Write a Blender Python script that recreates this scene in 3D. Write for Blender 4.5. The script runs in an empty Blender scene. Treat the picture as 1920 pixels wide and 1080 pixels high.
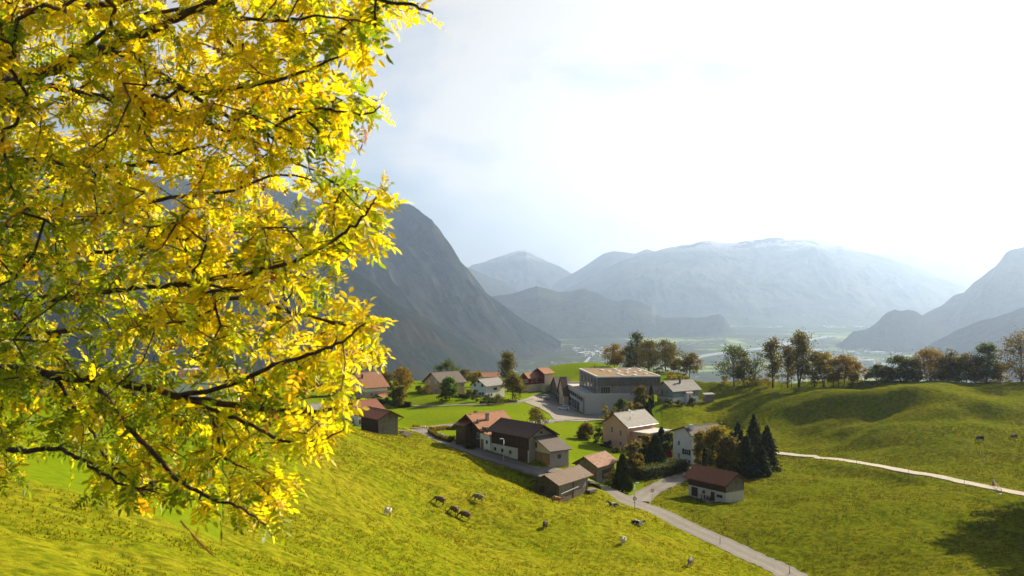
import bpy, bmesh, math, random
import numpy as np
from mathutils import Vector, Matrix
from mathutils.geometry import delaunay_2d_cdt
R = math.radians
scene = bpy.context.scene
COL = scene.collection
# ------------------------------------------------------------------ camera
F = 1867.0            # focal length in pixels of a 1920 wide picture
S = 1.15              # metres per layout unit
cam_d = bpy.data.cameras.new('camera'); cam = bpy.data.objects.new('camera', cam_d); COL.objects.link(cam)
cam.location = (0, 0, 0); cam.rotation_euler = (R(90), 0, 0)
cam_d.sensor_width = 36; cam_d.lens = 36 * F / 1920
cam_d.clip_start = 0.2; cam_d.clip_end = 90000
cam_d.dof.use_dof = True; cam_d.dof.focus_distance = 120; cam_d.dof.aperture_fstop = 4.5
scene.camera = cam
# ------------------------------------------------------------------ light
SUN_AZ, SUN_EL = 47.0, 30.0
sd = Vector((math.sin(R(SUN_AZ)) * math.cos(R(SUN_EL)), math.cos(R(SUN_AZ)) * math.cos(R(SUN_EL)), math.sin(R(SUN_EL))))
sl = bpy.data.lights.new('sun', 'SUN'); sl.energy = 5.0; sl.angle = R(0.53); sl.color = (1.0, 0.87, 0.64)
so = bpy.data.objects.new('sun', sl); COL.objects.link(so)
so.rotation_euler = sd.to_track_quat('Z', 'Y').to_euler(); so.location = (300, 300, 400)
world = bpy.data.worlds.new('World'); scene.world = world; world.use_nodes = True
wt = world.node_tree; wt.nodes.clear()
def wn(t, **k):
    n = wt.nodes.new(t)
    for a, b in k.items(): setattr(n, a, b)
    return n
wo = wn('ShaderNodeOutputWorld'); bg = wn('ShaderNodeBackground'); sky = wn('ShaderNodeTexSky', sky_type='NISHITA')
sky.sun_disc = False; sky.sun_elevation = R(SUN_EL); sky.sun_rotation = R(SUN_AZ)
sky.altitude = 900; sky.air_density = 1.0; sky.dust_density = 1.5; sky.ozone_density = 3.0
bg.inputs['Strength'].default_value = 0.05
# thin cloud layer mixed over the clear sky (fractal noise in the sky direction, stretched flat)
tc = wn('ShaderNodeTexCoord'); mp = wn('ShaderNodeMapping'); mp.inputs['Scale'].default_value = (1.0, 1.0, 2.6)
nz = wn('ShaderNodeTexNoise'); nz.inputs['Scale'].default_value = 1.9; nz.inputs['Detail'].default_value = 9; nz.inputs['Roughness'].default_value = 0.58; nz.inputs['Distortion'].default_value = 0.35
mp.inputs['Location'].default_value = (0.35, 0.2, 0.1)
cr = wn('ShaderNodeValToRGB'); cr.color_ramp.elements[0].position = 0.43; cr.color_ramp.elements[1].position = 0.60
mx = wn('ShaderNodeMix', data_type='RGBA'); mx.inputs['B'].default_value = (8.2, 7.8, 7.2, 1)
scl = wn('ShaderNodeVectorMath', operation='SCALE'); scl.inputs['Scale'].default_value = 1.0
# clouds are as bright as the sky they hang in: cloud colour = sky luminance * 1.25, slightly warm
bw = wn('ShaderNodeRGBToBW'); mul = wn('ShaderNodeMath', operation='MULTIPLY'); mul.inputs[1].default_value = 1.6
add = wn('ShaderNodeMath', operation='ADD'); add.inputs[1].default_value = 1.8
cc = wn('ShaderNodeCombineColor'); m2 = wn('ShaderNodeMath', operation='MULTIPLY'); m2.inputs[1].default_value = 0.965; m3 = wn('ShaderNodeMath', operation='MULTIPLY'); m3.inputs[1].default_value = 0.90
L = wt.links.new
L(tc.outputs['Generated'], mp.inputs['Vector']); L(mp.outputs[0], nz.inputs['Vector'])
sx = wn('ShaderNodeSeparateXYZ'); L(tc.outputs['Generated'], sx.inputs[0]); cv = wn('ShaderNodeMath', operation='MULTIPLY_ADD'); cv.inputs[1].default_value = .10; L(sx.outputs[1], cv.inputs[0]); L(nz.outputs[0], cv.inputs[2])
cx = wn('ShaderNodeMath', operation='MULTIPLY_ADD'); cx.inputs[1].default_value = .12; L(sx.outputs[0], cx.inputs[0]); L(cv.outputs[0], cx.inputs[2]); L(cx.outputs[0], cr.inputs[0]); L(cr.outputs[0], mx.inputs['Factor'])
L(sky.outputs[0], mx.inputs['A']); L(sky.outputs[0], bw.inputs[0]); L(bw.outputs[0], mul.inputs[0]); L(mul.outputs[0], add.inputs[0])
L(add.outputs[0], cc.inputs[0]); L(add.outputs[0], m2.inputs[0]); L(m2.outputs[0], cc.inputs[1]); L(add.outputs[0], m3.inputs[0]); L(m3.outputs[0], cc.inputs[2])
L(cc.outputs[0], mx.inputs['B']); L(mx.outputs['Result'], bg.inputs['Color']); L(bg.outputs[0], wo.inputs['Surface'])
scene.view_settings.view_transform = 'Standard'; scene.view_settings.look = 'None'; scene.view_settings.gamma = 1
scene.view_settings.exposure = 1.15
scene.cycles.max_bounces = 8; scene.cycles.diffuse_bounces = 3; scene.cycles.transmission_bounces = 5; scene.cycles.volume_bounces = 1
scene.cycles.transparent_max_bounces = 8

# ------------------------------------------------------------------ helpers
rng = np.random.default_rng(7); random.seed(7)
def W(px, py, D):
    return Vector(((px - 960) / F * D * S, D * S, -(py - 540) / F * D * S))
def tag(o, label=None, cat=None, group=None, kind=None):
    if label: o['label'] = label
    if cat: o['category'] = cat
    if group: o['group'] = group
    if kind: o['kind'] = kind
    return o
def link(o, parent=None):
    COL.objects.link(o)
    if parent: o.parent = parent
    return o
def empty(name, loc, rz=0.0, label=None, cat=None, group=None):
    o = bpy.data.objects.new(name, None); link(o); o.location = loc; o.rotation_euler = (0, 0, rz); o.empty_display_size = 0.5
    return tag(o, label, cat, group)
def mesh_np(name, V, Fc, nper, mats=(), smooth=False, colors=None, uv=None):
    """V (n,3) array, Fc flat vertex indices, nper = vertices per face (int or array)"""
    me = bpy.data.meshes.new(name); V = np.asarray(V, dtype=np.float32); Fc = np.asarray(Fc, dtype=np.int32).ravel()
    nf = len(Fc) // nper if np.isscalar(nper) else len(nper)
    tot = np.full(nf, nper, dtype=np.int32) if np.isscalar(nper) else np.asarray(nper, dtype=np.int32)
    me.vertices.add(len(V)); me.vertices.foreach_set('co', V.ravel())
    me.loops.add(len(Fc)); me.loops.foreach_set('vertex_index', Fc)
    me.polygons.add(nf); st = np.concatenate([[0], np.cumsum(tot)[:-1]]).astype(np.int32)
    me.polygons.foreach_set('loop_start', st); me.polygons.foreach_set('loop_total', tot)
    me.update(calc_edges=True)
    if smooth: me.polygons.foreach_set('use_smooth', np.ones(nf, dtype=bool))
    for m in mats: me.materials.append(m)
    if colors is not None:
        ca = me.color_attributes.new('tint', 'FLOAT_COLOR', 'POINT')
        c = np.ones((len(V), 4), dtype=np.float32); c[:, :colors.shape[1]] = colors; ca.data.foreach_set('color', c.ravel())
    return me
class MB:
    """collects shapes, builds ONE mesh object"""
    def __init__(s): s.v = []; s.f = []; s.uv = []
    def poly(s, pts, uvs=None):
        b = len(s.v); s.v += [tuple(p) for p in pts]; s.f.append(list(range(b, b + len(pts)))); s.uv.append(uvs or [(0, 0)] * len(pts))
    def box(s, x0, y0, z0, x1, y1, z1):
        b = len(s.v)
        s.v += [(x0, y0, z0), (x1, y0, z0), (x1, y1, z0), (x0, y1, z0), (x0, y0, z1), (x1, y0, z1), (x1, y1, z1), (x0, y1, z1)]
        for f in ((0, 3, 2, 1), (4, 5, 6, 7), (0, 1, 5, 4), (1, 2, 6, 5), (2, 3, 7, 6), (3, 0, 4, 7)):
            s.f.append([b + i for i in f]); s.uv.append([(0, 0)] * 4)
        return s
    def prism(s, prof, a, b_, axis):
        """extrude 2-D profile (list of (p,z)) along axis 'x' or 'y' from a to b_"""
        n = len(prof); b = len(s.v)
        for t in (a, b_):
            for p, z in prof: s.v.append((t, p, z) if axis == 'x' else (p, t, z))
        s.f.append([b + i for i in range(n)][::-1]); s.uv.append([(0, 0)] * n)
        s.f.append([b + n + i for i in range(n)]); s.uv.append([(0, 0)] * n)
        for i in range(n):
            j = (i + 1) % n; l = math.dist(prof[i], prof[j])
            s.f.append([b + i, b + j, b + n + j, b + n + i]); s.uv.append([(a, 0), (a, l), (b_, l), (b_, 0)])
        return s
    def tube(s, pts, rad, seg=8, cap=True):
        pts = [Vector(p) for p in pts]; b0 = len(s.v); n = len(pts)
        if not hasattr(rad, '__len__'): rad = [rad] * n
        up = None
        for i, p in enumerate(pts):
            d = (pts[min(i + 1, n - 1)] - pts[max(i - 1, 0)]).normalized()
            if up is None: up = d.orthogonal().normalized()
            up = (up - d * up.dot(d)).normalized(); w = d.cross(up)
            for k in range(seg):
                a = 2 * math.pi * k / seg; s.v.append(tuple(p + (up * math.cos(a) + w * math.sin(a)) * rad[i]))
        for i in range(n - 1):
            for k in range(seg):
                a = b0 + i * seg + k; c = b0 + i * seg + (k + 1) % seg
                s.f.append([a, c, c + seg, a + seg]); s.uv.append([(0, 0)] * 4)
        if cap:
            s.f.append([b0 + k for k in range(seg)][::-1]); s.uv.append([(0, 0)] * seg)
            s.f.append([b0 + (n - 1) * seg + k for k in range(seg)]); s.uv.append([(0, 0)] * seg)
        return s
    def cyl(s, x, y, z0, z1, r, seg=12, r1=None): return s.tube([(x, y, z0), (x, y, z1)], [r, r if r1 is None else r1], seg)
    def mesh(s, name, mat, smooth=False):
        me = bpy.data.meshes.new(name); me.from_pydata(s.v, [], s.f); me.materials.append(mat)
        ul = me.uv_layers.new(name='UVMap'); fl = [c for f in s.uv for q in f for c in q]; ul.data.foreach_set('uv', fl)
        if smooth:
            for p in me.polygons: p.use_smooth = True
        bm = bmesh.new(); bm.from_mesh(me); bmesh.ops.recalc_face_normals(bm, faces=bm.faces); bm.to_mesh(me); bm.free()
        return me
    def build(s, name, mat, parent=None, smooth=False, bevel=0):
        o = bpy.data.objects.new(name, s.mesh(name, mat, smooth)); link(o, parent)
        if bevel:
            m = o.modifiers.new('bevel', 'BEVEL'); m.width = bevel; m.segments = 2; m.limit_method = 'ANGLE'
        return o
def hash2(ix, iy, seed):
    h = (ix.astype(np.int64) * 374761393 + iy.astype(np.int64) * 668265263 + seed * 974634777) & 0xffffffff
    h = ((h ^ (h >> 13)) * 1274126177) & 0xffffffff
    return ((h ^ (h >> 16)) & 0xffffff) / float(0xffffff)
def vnoise(x, y, seed=0):
    ix = np.floor(x); iy = np.floor(y); fx = x - ix; fy = y - iy
    fx = fx * fx * (3 - 2 * fx); fy = fy * fy * (3 - 2 * fy)
    a = hash2(ix, iy, seed); b = hash2(ix + 1, iy, seed); c = hash2(ix, iy + 1, seed); d = hash2(ix + 1, iy + 1, seed)
    return (a * (1 - fx) + b * fx) * (1 - fy) + (c * (1 - fx) + d * fx) * fy
def fbm(x, y, seed=0, oct=5, rough=0.5, ridged=False):
    t = 0; a = 1; n = 0; c, s_ = math.cos(.6), math.sin(.6)
    for k in range(oct):
        v = vnoise(x, y, seed + k * 17)
        if ridged: v = 1 - abs(2 * v - 1)
        t = t + a * v; n += a; a *= rough; x, y = (x * c - y * s_) * 2.03 + 5.1, (x * s_ + y * c) * 2.03 + 1.7
    return t / n
def smooth01(x): x = np.clip(x, 0, 1); return x * x * (3 - 2 * x)

# ------------------------------------------------------------------ materials
MAT = {}
class NT:
    def __init__(s, name):
        s.m = bpy.data.materials.new(name); s.m.use_nodes = True; s.t = s.m.node_tree; s.t.nodes.clear()
        s.out = s.n('ShaderNodeOutputMaterial'); MAT[name] = s.m
    def n(s, t, **k):
        n = s.t.nodes.new(t)
        for a, b in k.items():
            if a.startswith('i_'): n.inputs[a[2:].replace('_', ' ')].default_value = b
            else: setattr(n, a, b)
        return n
    def l(s, a, b): s.t.links.new(a, b)
    def noise(s, vec, scale, detail=4, rough=.55, dist=0):
        n = s.n('ShaderNodeTexNoise', i_Scale=scale, i_Detail=detail, i_Roughness=rough, i_Distortion=dist)
        if vec is not None: s.l(vec, n.inputs['Vector'])
        return n.outputs[0]
    def ramp(s, fac, stops, interp='LINEAR'):
        r = s.n('ShaderNodeValToRGB'); r.color_ramp.interpolation = interp; e = r.color_ramp.elements
        while len(e) < len(stops): e.new(0.5)
        for i, (p, c) in enumerate(stops):
            e[i].position = p; e[i].color = (*c, 1) if hasattr(c, '__len__') else (c, c, c, 1)
        s.l(fac, r.inputs[0]); return r.outputs[0]
    def mix(s, fac, a, b, mode='MIX'):
        m = s.n('ShaderNodeMix', data_type='RGBA', blend_type=mode)
        for k, v in (('Factor', fac), ('A', a), ('B', b)):
            if hasattr(v, 'links'): s.l(v, m.inputs[k])
            elif hasattr(v, '__len__'): m.inputs[k].default_value = (*v, 1)
            else: m.inputs[k].default_value = v if k == 'Factor' else (v, v, v, 1)
        return m.outputs['Result']
    def math(s, op, a, b=0.0):
        m = s.n('ShaderNodeMath', operation=op)
        for i, v in enumerate((a, b)):
            if hasattr(v, 'links'): s.l(v, m.inputs[i])
            else: m.inputs[i].default_value = v
        return m.outputs[0]
    def pos(s): return s.n('ShaderNodeNewGeometry').outputs['Position']
    def obj(s): return s.n('ShaderNodeTexCoord').outputs['Object']
    def uv(s): return s.n('ShaderNodeTexCoord').outputs['UV']
    def scale(s, vec, sc, rz=0):
        m = s.n('ShaderNodeMapping'); m.inputs['Scale'].default_value = sc; m.inputs['Rotation'].default_value = (0, 0, rz); s.l(vec, m.inputs['Vector']); return m.outputs[0]
    def bump(s, h, dist, strength=1.0):
        b = s.n('ShaderNodeBump', i_Strength=strength, i_Distance=dist); s.l(h, b.inputs['Height']); return b.outputs[0]
    def bsdf(s, col, rough=.8, normal=None, metal=0, spec=.3, **kw):
        b = s.n('ShaderNodeBsdfPrincipled')
        if hasattr(col, 'links'): s.l(col, b.inputs['Base Color'])
        else: b.inputs['Base Color'].default_value = (*col, 1)
        if hasattr(rough, 'links'): s.l(rough, b.inputs['Roughness'])
        else: b.inputs['Roughness'].default_value = rough
        b.inputs['Metallic'].default_value = metal; b.inputs['Specular IOR Level'].default_value = spec
        if normal is not None: s.l(normal, b.inputs['Normal'])
        s.l(b.outputs[0], s.out.inputs['Surface']); return b
def c3(*a): return tuple(a)
def simple(name, col, rough=.7, var=.15, sc=3.0, metal=0, spec=.3, bump=0):
    m = NT(name); o = m.obj(); f = m.noise(o, sc, 5)
    c = m.mix(m.ramp(f, [(.3, 0.), (.7, 1.)]), tuple(x * (1 - var) for x in col), tuple(min(1, x * (1 + var)) for x in col))
    m.bsdf(c, rough, m.bump(f, bump) if bump else None, metal, spec); return m.m
# ------------------------------------------------------------------ terrain heights
CP = [ # (px, py, D) in photo pixels and layout units
 (1045,943,175),(1004,927,182),(1103,921,184),(1361,943,185),(1291,927,194),(1394,938,190),(915,844,199),(1032,873,187),(862,824,212),(991,868,189),(968,858,193),(1065,862,192),
 (1490,1080,140),(1340,1010,160),(1190,945,180),(1110,905,193),(1010,886,184),(900,858,193),(830,826,212),(790,805,235),(760,797,250),
 (1119,901,200),(1175,842,238),(1290,868,226),(1230,905,203),(1215,870,222),(1400,872,226),
 (1450,850,250),(1530,856,242),(1600,865,233),(1700,885,215),(1800,902,203),(1920,925,190),
 (1920,1080,128),(1650,1000,157),(1700,1080,137),(1500,950,178),(1400,998,162),(1560,1035,150),(1800,990,160),(1920,1000,154),(1600,920,196),(1800,940,184),(1500,890,214),
 (1837,826,240),(1900,822,240),(1700,830,243),(1600,800,262),(1500,800,272),(1400,800,275),(1300,815,268),(1250,812,272),
 (1920,733,300),(1800,728,303),(1700,726,304),(1600,727,304),(1500,729,306),(1560,738,290),(1700,752,275),(1850,765,268),(1450,736,318),(1380,722,338),(1420,720,332),(1340,745,318),(1400,745,305),(1330,772,296),
 (1330,752,312),(1245,765,300),(1305,760,305),(1270,790,285),
 (725,962,125),(870,968,140),(895,938,146),(1025,988,142),(1165,1018,140),(1293,1060,136),(1148,950,170),(1195,983,158),(1250,1080,128),
 (1100,1080,119),(900,1080,100),(700,1080,80),(500,1080,62),(300,1080,50),(0,1080,37),(-200,1080,33),
 (800,900,152),(700,880,140),(600,860,135),(900,890,170),(960,905,175),(560,775,168),(620,795,178),(680,810,192),(710,814,206),(745,813,214),(650,812,180),
 (450,772,150),(500,770,158),(380,820,128),(500,850,118),(400,950,84),(550,960,95),(600,1000,90),(250,860,108),(150,900,76),(0,850,86),(0,940,60),(200,1000,58),(100,765,170),(0,760,160),(-200,800,100),(-200,950,55),
 (440,762,215),(340,765,215),(560,768,232),(640,800,215),(600,776,240),(200,750,220),(0,745,220),
 (860,780,262),(820,745,322),(960,775,276),(1080,825,244),(1060,800,262),(826,738,318),(800,735,325),(911,745,314),(950,742,325),(1000,738,345),(1030,735,350),(1040,720,372),
 (1096,777,300),(1057,757,338),(1055,766,316),(1125,785,292),(1200,776,298),(1160,790,284),(1010,742,340),(1140,740,345),(1240,740,345),
 (700,760,300),(685,746,320),(760,765,300),(760,735,345),(750,722,380),(900,722,380),(980,722,385),(1040,712,405),(1085,687,425),(1125,683,430),(1160,690,430),(1250,700,385),(1310,712,355),
 (600,745,330),(400,730,330),(100,725,330),(-200,725,330),
 (2150,730,300),(2150,850,240),(2150,960,190),(2150,1100,130),
]
def near(px, D, z):  # control points close to the camera, by real height
    return ((px - 960) / F * D, D, z)
P = [((px - 960) / F * D, float(D), -(py - 540) / F * D) for px, py, D in CP]
P += [(-25., 12., -1.0), (-10., 12., -5.5), (0., 12., -8.0), (15., 12., -11.0), (40., 30., -16.0), (80., 70., -28.0), (-40., 30., -2.0), (-6., 3., -3.5), (6., 3., -6.5), (-60, 70, -8.0), (60., 90., -31.), (20., 60., -19.5), (90., 110., -36.)]
P = np.array(P, dtype=np.float64); PXY = P[:, :2] / 100.; PZ = P[:, 2]
def _k(r2): return 0.5 * r2 * np.log(r2 + 1e-12)
_n = len(P); _A = np.zeros((_n + 3, _n + 3))
_d = PXY[:, None, :] - PXY[None, :, :]; _A[:_n, :_n] = _k((_d ** 2).sum(2)) + np.eye(_n) * 0.0006
_A[:_n, _n] = 1; _A[:_n, _n + 1:] = PXY; _A[_n, :_n] = 1; _A[_n + 1:, :_n] = PXY.T
_w = np.linalg.solve(_A, np.concatenate([PZ, [0, 0, 0]]))
def tps(x, y):
    """layout units in, layout units out"""
    x = np.asarray(x, float).ravel() / 100.; y = np.asarray(y, float).ravel() / 100.; out = np.empty_like(x)
    for i in range(0, len(x), 60000):
        a = x[i:i + 60000, None] - PXY[None, :, 0]; b = y[i:i + 60000, None] - PXY[None, :, 1]
        out[i:i + 60000] = _k(a * a + b * b) @ _w[:_n] + _w[_n] + _w[_n + 1] * x[i:i + 60000] + _w[_n + 2] * y[i:i + 60000]
    return out
EPX = np.array([-600, 0, 700, 900, 1030, 1150, 1250, 1310, 1345, 1420, 1500, 1700, 1920, 2600]); EPT = (EPX - 960) / F
EPD = np.array([350, 350, 395, 400, 430, 440, 395, 352, 340, 334, 312, 310, 308, 300.])
VALLEY = -455.0
RELIEF = []   # (polyline, height, width): banks added to turn the hillside from the sun in dark bands
def side_dist(x, y, pts):
    d = np.full(x.shape, 1e9); sg = np.ones(x.shape); arc = np.zeros(x.shape); tot = 0.0
    for a, b in zip(pts[:-1], pts[1:]):
        ab = b - a; l2 = max(ab.length_squared, 1e-9)
        t = np.clip(((x - a.x) * ab.x + (y - a.y) * ab.y) / l2, 0, 1); px = x - a.x - t * ab.x; py = y - a.y - t * ab.y
        q = np.hypot(px, py); c = ab.x * py - ab.y * px; k = q < d; d = np.where(k, q, d); sg = np.where(k, np.sign(c), sg); L_ = math.sqrt(l2); arc = np.where(k, tot + t * L_, arc); tot += L_
    return d, sg, np.minimum(arc, tot - arc)
def relief(x, y):
    z = np.zeros_like(x)
    for pts, A, w in RELIEF:
        m_ = (y < 600) & (x > 0)
        if not m_.any(): continue
        xm, ym = x[m_], y[m_]; d, sg, e = side_dist(xm, ym, pts); fade = smooth01(e / (w * 2.5))
        z[m_] += A * sg * np.tanh(d / w) * np.exp(-(d / (3.2 * w)) ** 2) * fade
    return z
def ground(x, y):
    """world metres in, world height out (vectorised)"""
    x = np.atleast_1d(np.asarray(x, float)); y = np.atleast_1d(np.asarray(y, float))
    t = np.clip(x / np.maximum(y, 1), -1.0, 1.0); ye = np.interp(t, EPT, EPD) * S
    yc = np.minimum(y, ye); f = yc / np.maximum(y, 1e-6); xc = np.where(y > ye, x * f, x)
    xc = np.clip(xc, -330 * S, 330 * S)
    z = tps(xc / S, yc / S) * S + (relief(x, np.minimum(y, ye)) if RELIEF else 0)
    s_ = np.maximum(0, y - ye)
    z = z - 0.55 * (s_ - 32 * (1 - np.exp(-s_ / 32))) - 0.0
    far = s_ > 0
    z = np.where(far, z + (fbm(x / 160, y / 160, 5, 4) - .5) * 60 * smooth01(s_ / 300), z)
    zz = z - VALLEY; z = VALLEY + np.where(zz > 60, zz, 60 * np.exp(np.clip((zz - 60) / 60, -30, 0)))
    return z
def gz(x, y): return float(ground(x, y)[0])
_DD = np.arange(28, 470, 0.5)
def hit(px, py, dmax=470):
    t = (px - 960) / F; D = _DD[_DD < dmax]; z = ground(t * D * S, D * S); ray = -(py - 540) / F * D * S
    b = np.where(z >= ray)[0]
    if len(b) == 0:
        i = int(np.argmin(np.abs(z - ray)))
        return Vector((t * D[i] * S, D[i] * S, float(z[i])))
    i = b[0]
    if i == 0: d = D[0]
    else:
        g0 = z[i - 1] - ray[i - 1]; g1 = z[i] - ray[i]; d = D[i - 1] + (D[i] - D[i - 1]) * (-g0) / (g1 - g0 + 1e-9)
    x, y = t * d * S, d * S
    return Vector((x, y, gz(x, y)))
def proj(p): return (960 + F * p[0] / p[1], 540 - F * p[2] / p[1])
def at(px, D):
    x, y = (px - 960) / F * D * S, D * S
    return Vector((x, y, gz(x, y)))
_R = [([(1225,803),(1300,780),(1400,758),(1500,747),(1600,748),(1690,760),(1760,775)], 2.8, 10), ([(1560,752),(1640,752),(1700,755),(1800,762),(1920,770),(2080,785),(2200,800)], 2.0, 11), ([(1470,822),(1560,808),(1650,815),(1750,830),(1850,846)], 1.6, 8),
      ([(1455,862),(1560,876),(1650,890),(1760,912)], 1.1, 4), ([(1560,985),(1660,975),(1760,960),(1900,965)], 1.5, 8)]
_R = [([hit(*p).xy for p in q], a, w) for q, a, w in _R]; RELIEF += _R
# ------------------------------------------------------------------ roads (pixel centre lines dropped onto the ground)
def catmull(P_, n=8):
    out = []
    for i in range(len(P_) - 1):
        p0 = P_[max(i - 1, 0)]; p1 = P_[i]; p2 = P_[i + 1]; p3 = P_[min(i + 2, len(P_) - 1)]
        for k in range(n):
            t = k / n
            out.append(0.5 * ((2 * p1) + (p2 - p0) * t + (2 * p0 - 5 * p1 + 4 * p2 - p3) * t * t + (3 * p1 - p0 - 3 * p2 + p3) * t ** 3))
    out.append(P_[-1]); return out
def line(px, n=8): return catmull([hit(*p).xy for p in px], n)
ROADS = {
 'main': (line([(778,806),(812,815),(850,832),(905,852),(960,868),(1020,884),(1075,893),(1130,916),(1190,945),(1262,975),(1340,1012),(1410,1045),(1455,1064),(1500,1088)]), 5.2),
 'lane': (line([(1195,940),(1213,925),(1250,906),(1285,888),(1292,876)]), 5.0),
 'path': (line([(1440,847),(1480,852),(1530,857),(1600,866),(1700,884),(1800,903),(1920,927),(2050,955)]), 3.6),
 'street': (line([(780,804),(830,799),(870,797),(930,799),(980,797),(1035,789),(1080,786),(1135,787),(1180,786)]), 4.4),
 'back': (line([(775,761),(830,761),(900,758),(960,755),(995,748)]), 2.6),
}
POLYS = {
 'parking_lot': [(978,752),(1006,739),(1030,738),(1048,742),(1060,757),(1097,779),(1140,775),(1136,786),(1100,790),(1060,790),(1038,786),(1030,776),(1012,765),(990,757)],
 'farm_yard': [(900,850),(925,856),(968,867),(1000,874),(1032,876),(1072,876),(1060,884),(1030,886),(1010,884),(960,870),(905,856)],
}
POLYW = {k: [hit(*p).xy for p in v] for k, v in POLYS.items()}
def seg_dist(x, y, pts):
    d = np.full(x.shape, 1e9)
    for a, b in zip(pts[:-1], pts[1:]):
        ab = b - a; l2 = max(ab.length_squared, 1e-9)
        t = np.clip(((x - a.x) * ab.x + (y - a.y) * ab.y) / l2, 0, 1)
        d = np.minimum(d, np.hypot(x - a.x - t * ab.x, y - a.y - t * ab.y))
    return d
def inside(x, y, poly):
    c = np.zeros(x.shape, bool); n = len(poly)
    for i in range(n):
        a, b = poly[i], poly[(i + 1) % n]
        c ^= ((a.y > y) != (b.y > y)) & (x < (b.x - a.x) * (y - a.y) / (b.y - a.y + 1e-12) + a.x)
    return c
# ------------------------------------------------------------------ ground sheet
def build_ground():
    tt = np.concatenate([np.linspace(-1.35, -.58, 60)[:-1], np.linspace(-.58, .58, 760), np.linspace(.58, 1.35, 60)[1:]])
    yy = np.concatenate([np.geomspace(6, 40, 110)[:-1], np.geomspace(40, 520, 620)[:-1], np.geomspace(520, 12000, 200)[:-1], np.geomspace(12000, 60000, 40)])
    T, Y = np.meshgrid(tt, yy); X = T * Y; sh = X.shape; x = X.ravel(); y = Y.ravel()
    z = ground(x, y); vill = (y < 520)
    # masks: how rough the grass is (1 = grazed tufty pasture, 0 = mown lawn)
    px = 960 + F * x / y; py = 540 - F * z / y
    rough = np.ones_like(x)
    # mown ground lies beyond the farm street and left of the lane
    front = np.interp(px, [-400, 416, 424, 640, 760, 830, 1020, 1110, 1200, 1235, 1290], [70, 70, 206, 205, 235, 212, 193, 192, 184, 260, 600]) * S
    rough = 1 - .88 * smooth01((y - front) / 6 + .5)
    d = np.full_like(x, 99.); m = vill & (y > 100)
    for pts, w in ROADS.values(): d[m] = np.minimum(d[m], seg_dist(x[m], y[m], pts) - w / 2)
    for poly in POLYW.values():
        dd = seg_dist(x[m], y[m], poly + [poly[0]]); dd = np.where(inside(x[m], y[m], poly), 0, dd); d[m] = np.minimum(d[m], dd)
    calm = smooth01(d / 2.5)
    amp = rough * calm * vill
    z = z + amp * ((fbm(x / 1.5, y / 1.5, 3, 3) - .5) * .34 + (fbm(x / 7, y / 7, 9, 3) - .5) * .6 + .055 * np.sin(z * 5.2 + fbm(x / 9, y / 9, 77, 3) * 9) * smooth01(fbm(x / 30, y / 30, 78, 2) * 4 - 1.4))
    hill = smooth01((px - 1230) / 120) * smooth01((y - 215 * S) / 60) * vill * calm
    z = z + hill * (fbm(x / 38, y / 22, 21, 3) - .5) * 9.0
    z = z - 0.10 * (1 - smooth01(d / .6)) * vill
    nr, nc = sh; idx = np.arange(nr * nc).reshape(sh)
    q = np.stack([idx[:-1, :-1], idx[:-1, 1:], idx[1:, 1:], idx[1:, :-1]], -1).reshape(-1, 4)
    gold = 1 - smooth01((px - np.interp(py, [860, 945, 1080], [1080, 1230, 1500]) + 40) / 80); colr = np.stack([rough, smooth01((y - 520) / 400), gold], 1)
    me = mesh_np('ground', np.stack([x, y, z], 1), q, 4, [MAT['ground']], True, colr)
    o = bpy.data.objects.new('ground', me); link(o); tag(o, kind='structure'); return o
# ------------------------------------------------------------------ materials of the setting
m = NT('ground'); ps = m.pos()
att = m.n('ShaderNodeVertexColor', layer_name='tint'); sp = m.n('ShaderNodeSeparateColor'); m.l(att.outputs[0], sp.inputs[0])
n1 = m.noise(ps, .9, 6, .65); n2 = m.noise(ps, .06, 4, .6); n3 = m.noise(ps, 3.2, 4, .7); n4 = m.noise(m.scale(ps, (1, 2.2, 1)), .3, 4, .6, .6)
pasture = m.mix(m.ramp(n1, [(.35, 0.), (.62, 1.)]), (.045, .072, .003), (.135, .15, .006))  # base colour darkened to stand for shade between the tufts
pasture = m.mix(m.ramp(n2, [(.35, 0.), (.65, 1.)]), pasture, m.mix(m.ramp(n1, [(.4, 0.), (.6, 1.)]), (.07, .08, .005), (.17, .16, .010)))
pasture = m.mix(m.math('MULTIPLY', m.ramp(n4, [(.60, 0.), (.70, 1.)]), .55), pasture, (.12, .09, .012))
pasture = m.mix(m.ramp(n3, [(.28, .75), (.42, 0.)]), pasture, (.045, .055, .004))
lawn = m.mix(m.ramp(n1, [(.3, 0.), (.7, 1.)]), (.09, .15, .004), (.15, .205, .006)); lawn = m.mix(m.ramp(n2, [(.4, 0.), (.7, .5)]), lawn, (.18, .21, .01))
pasture = m.mix(sp.outputs[2], pasture, m.mix(1.0, pasture, (1.5, 1.42, 1.2), 'MULTIPLY')); near_c = m.mix(sp.outputs[0], lawn, pasture)
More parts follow.
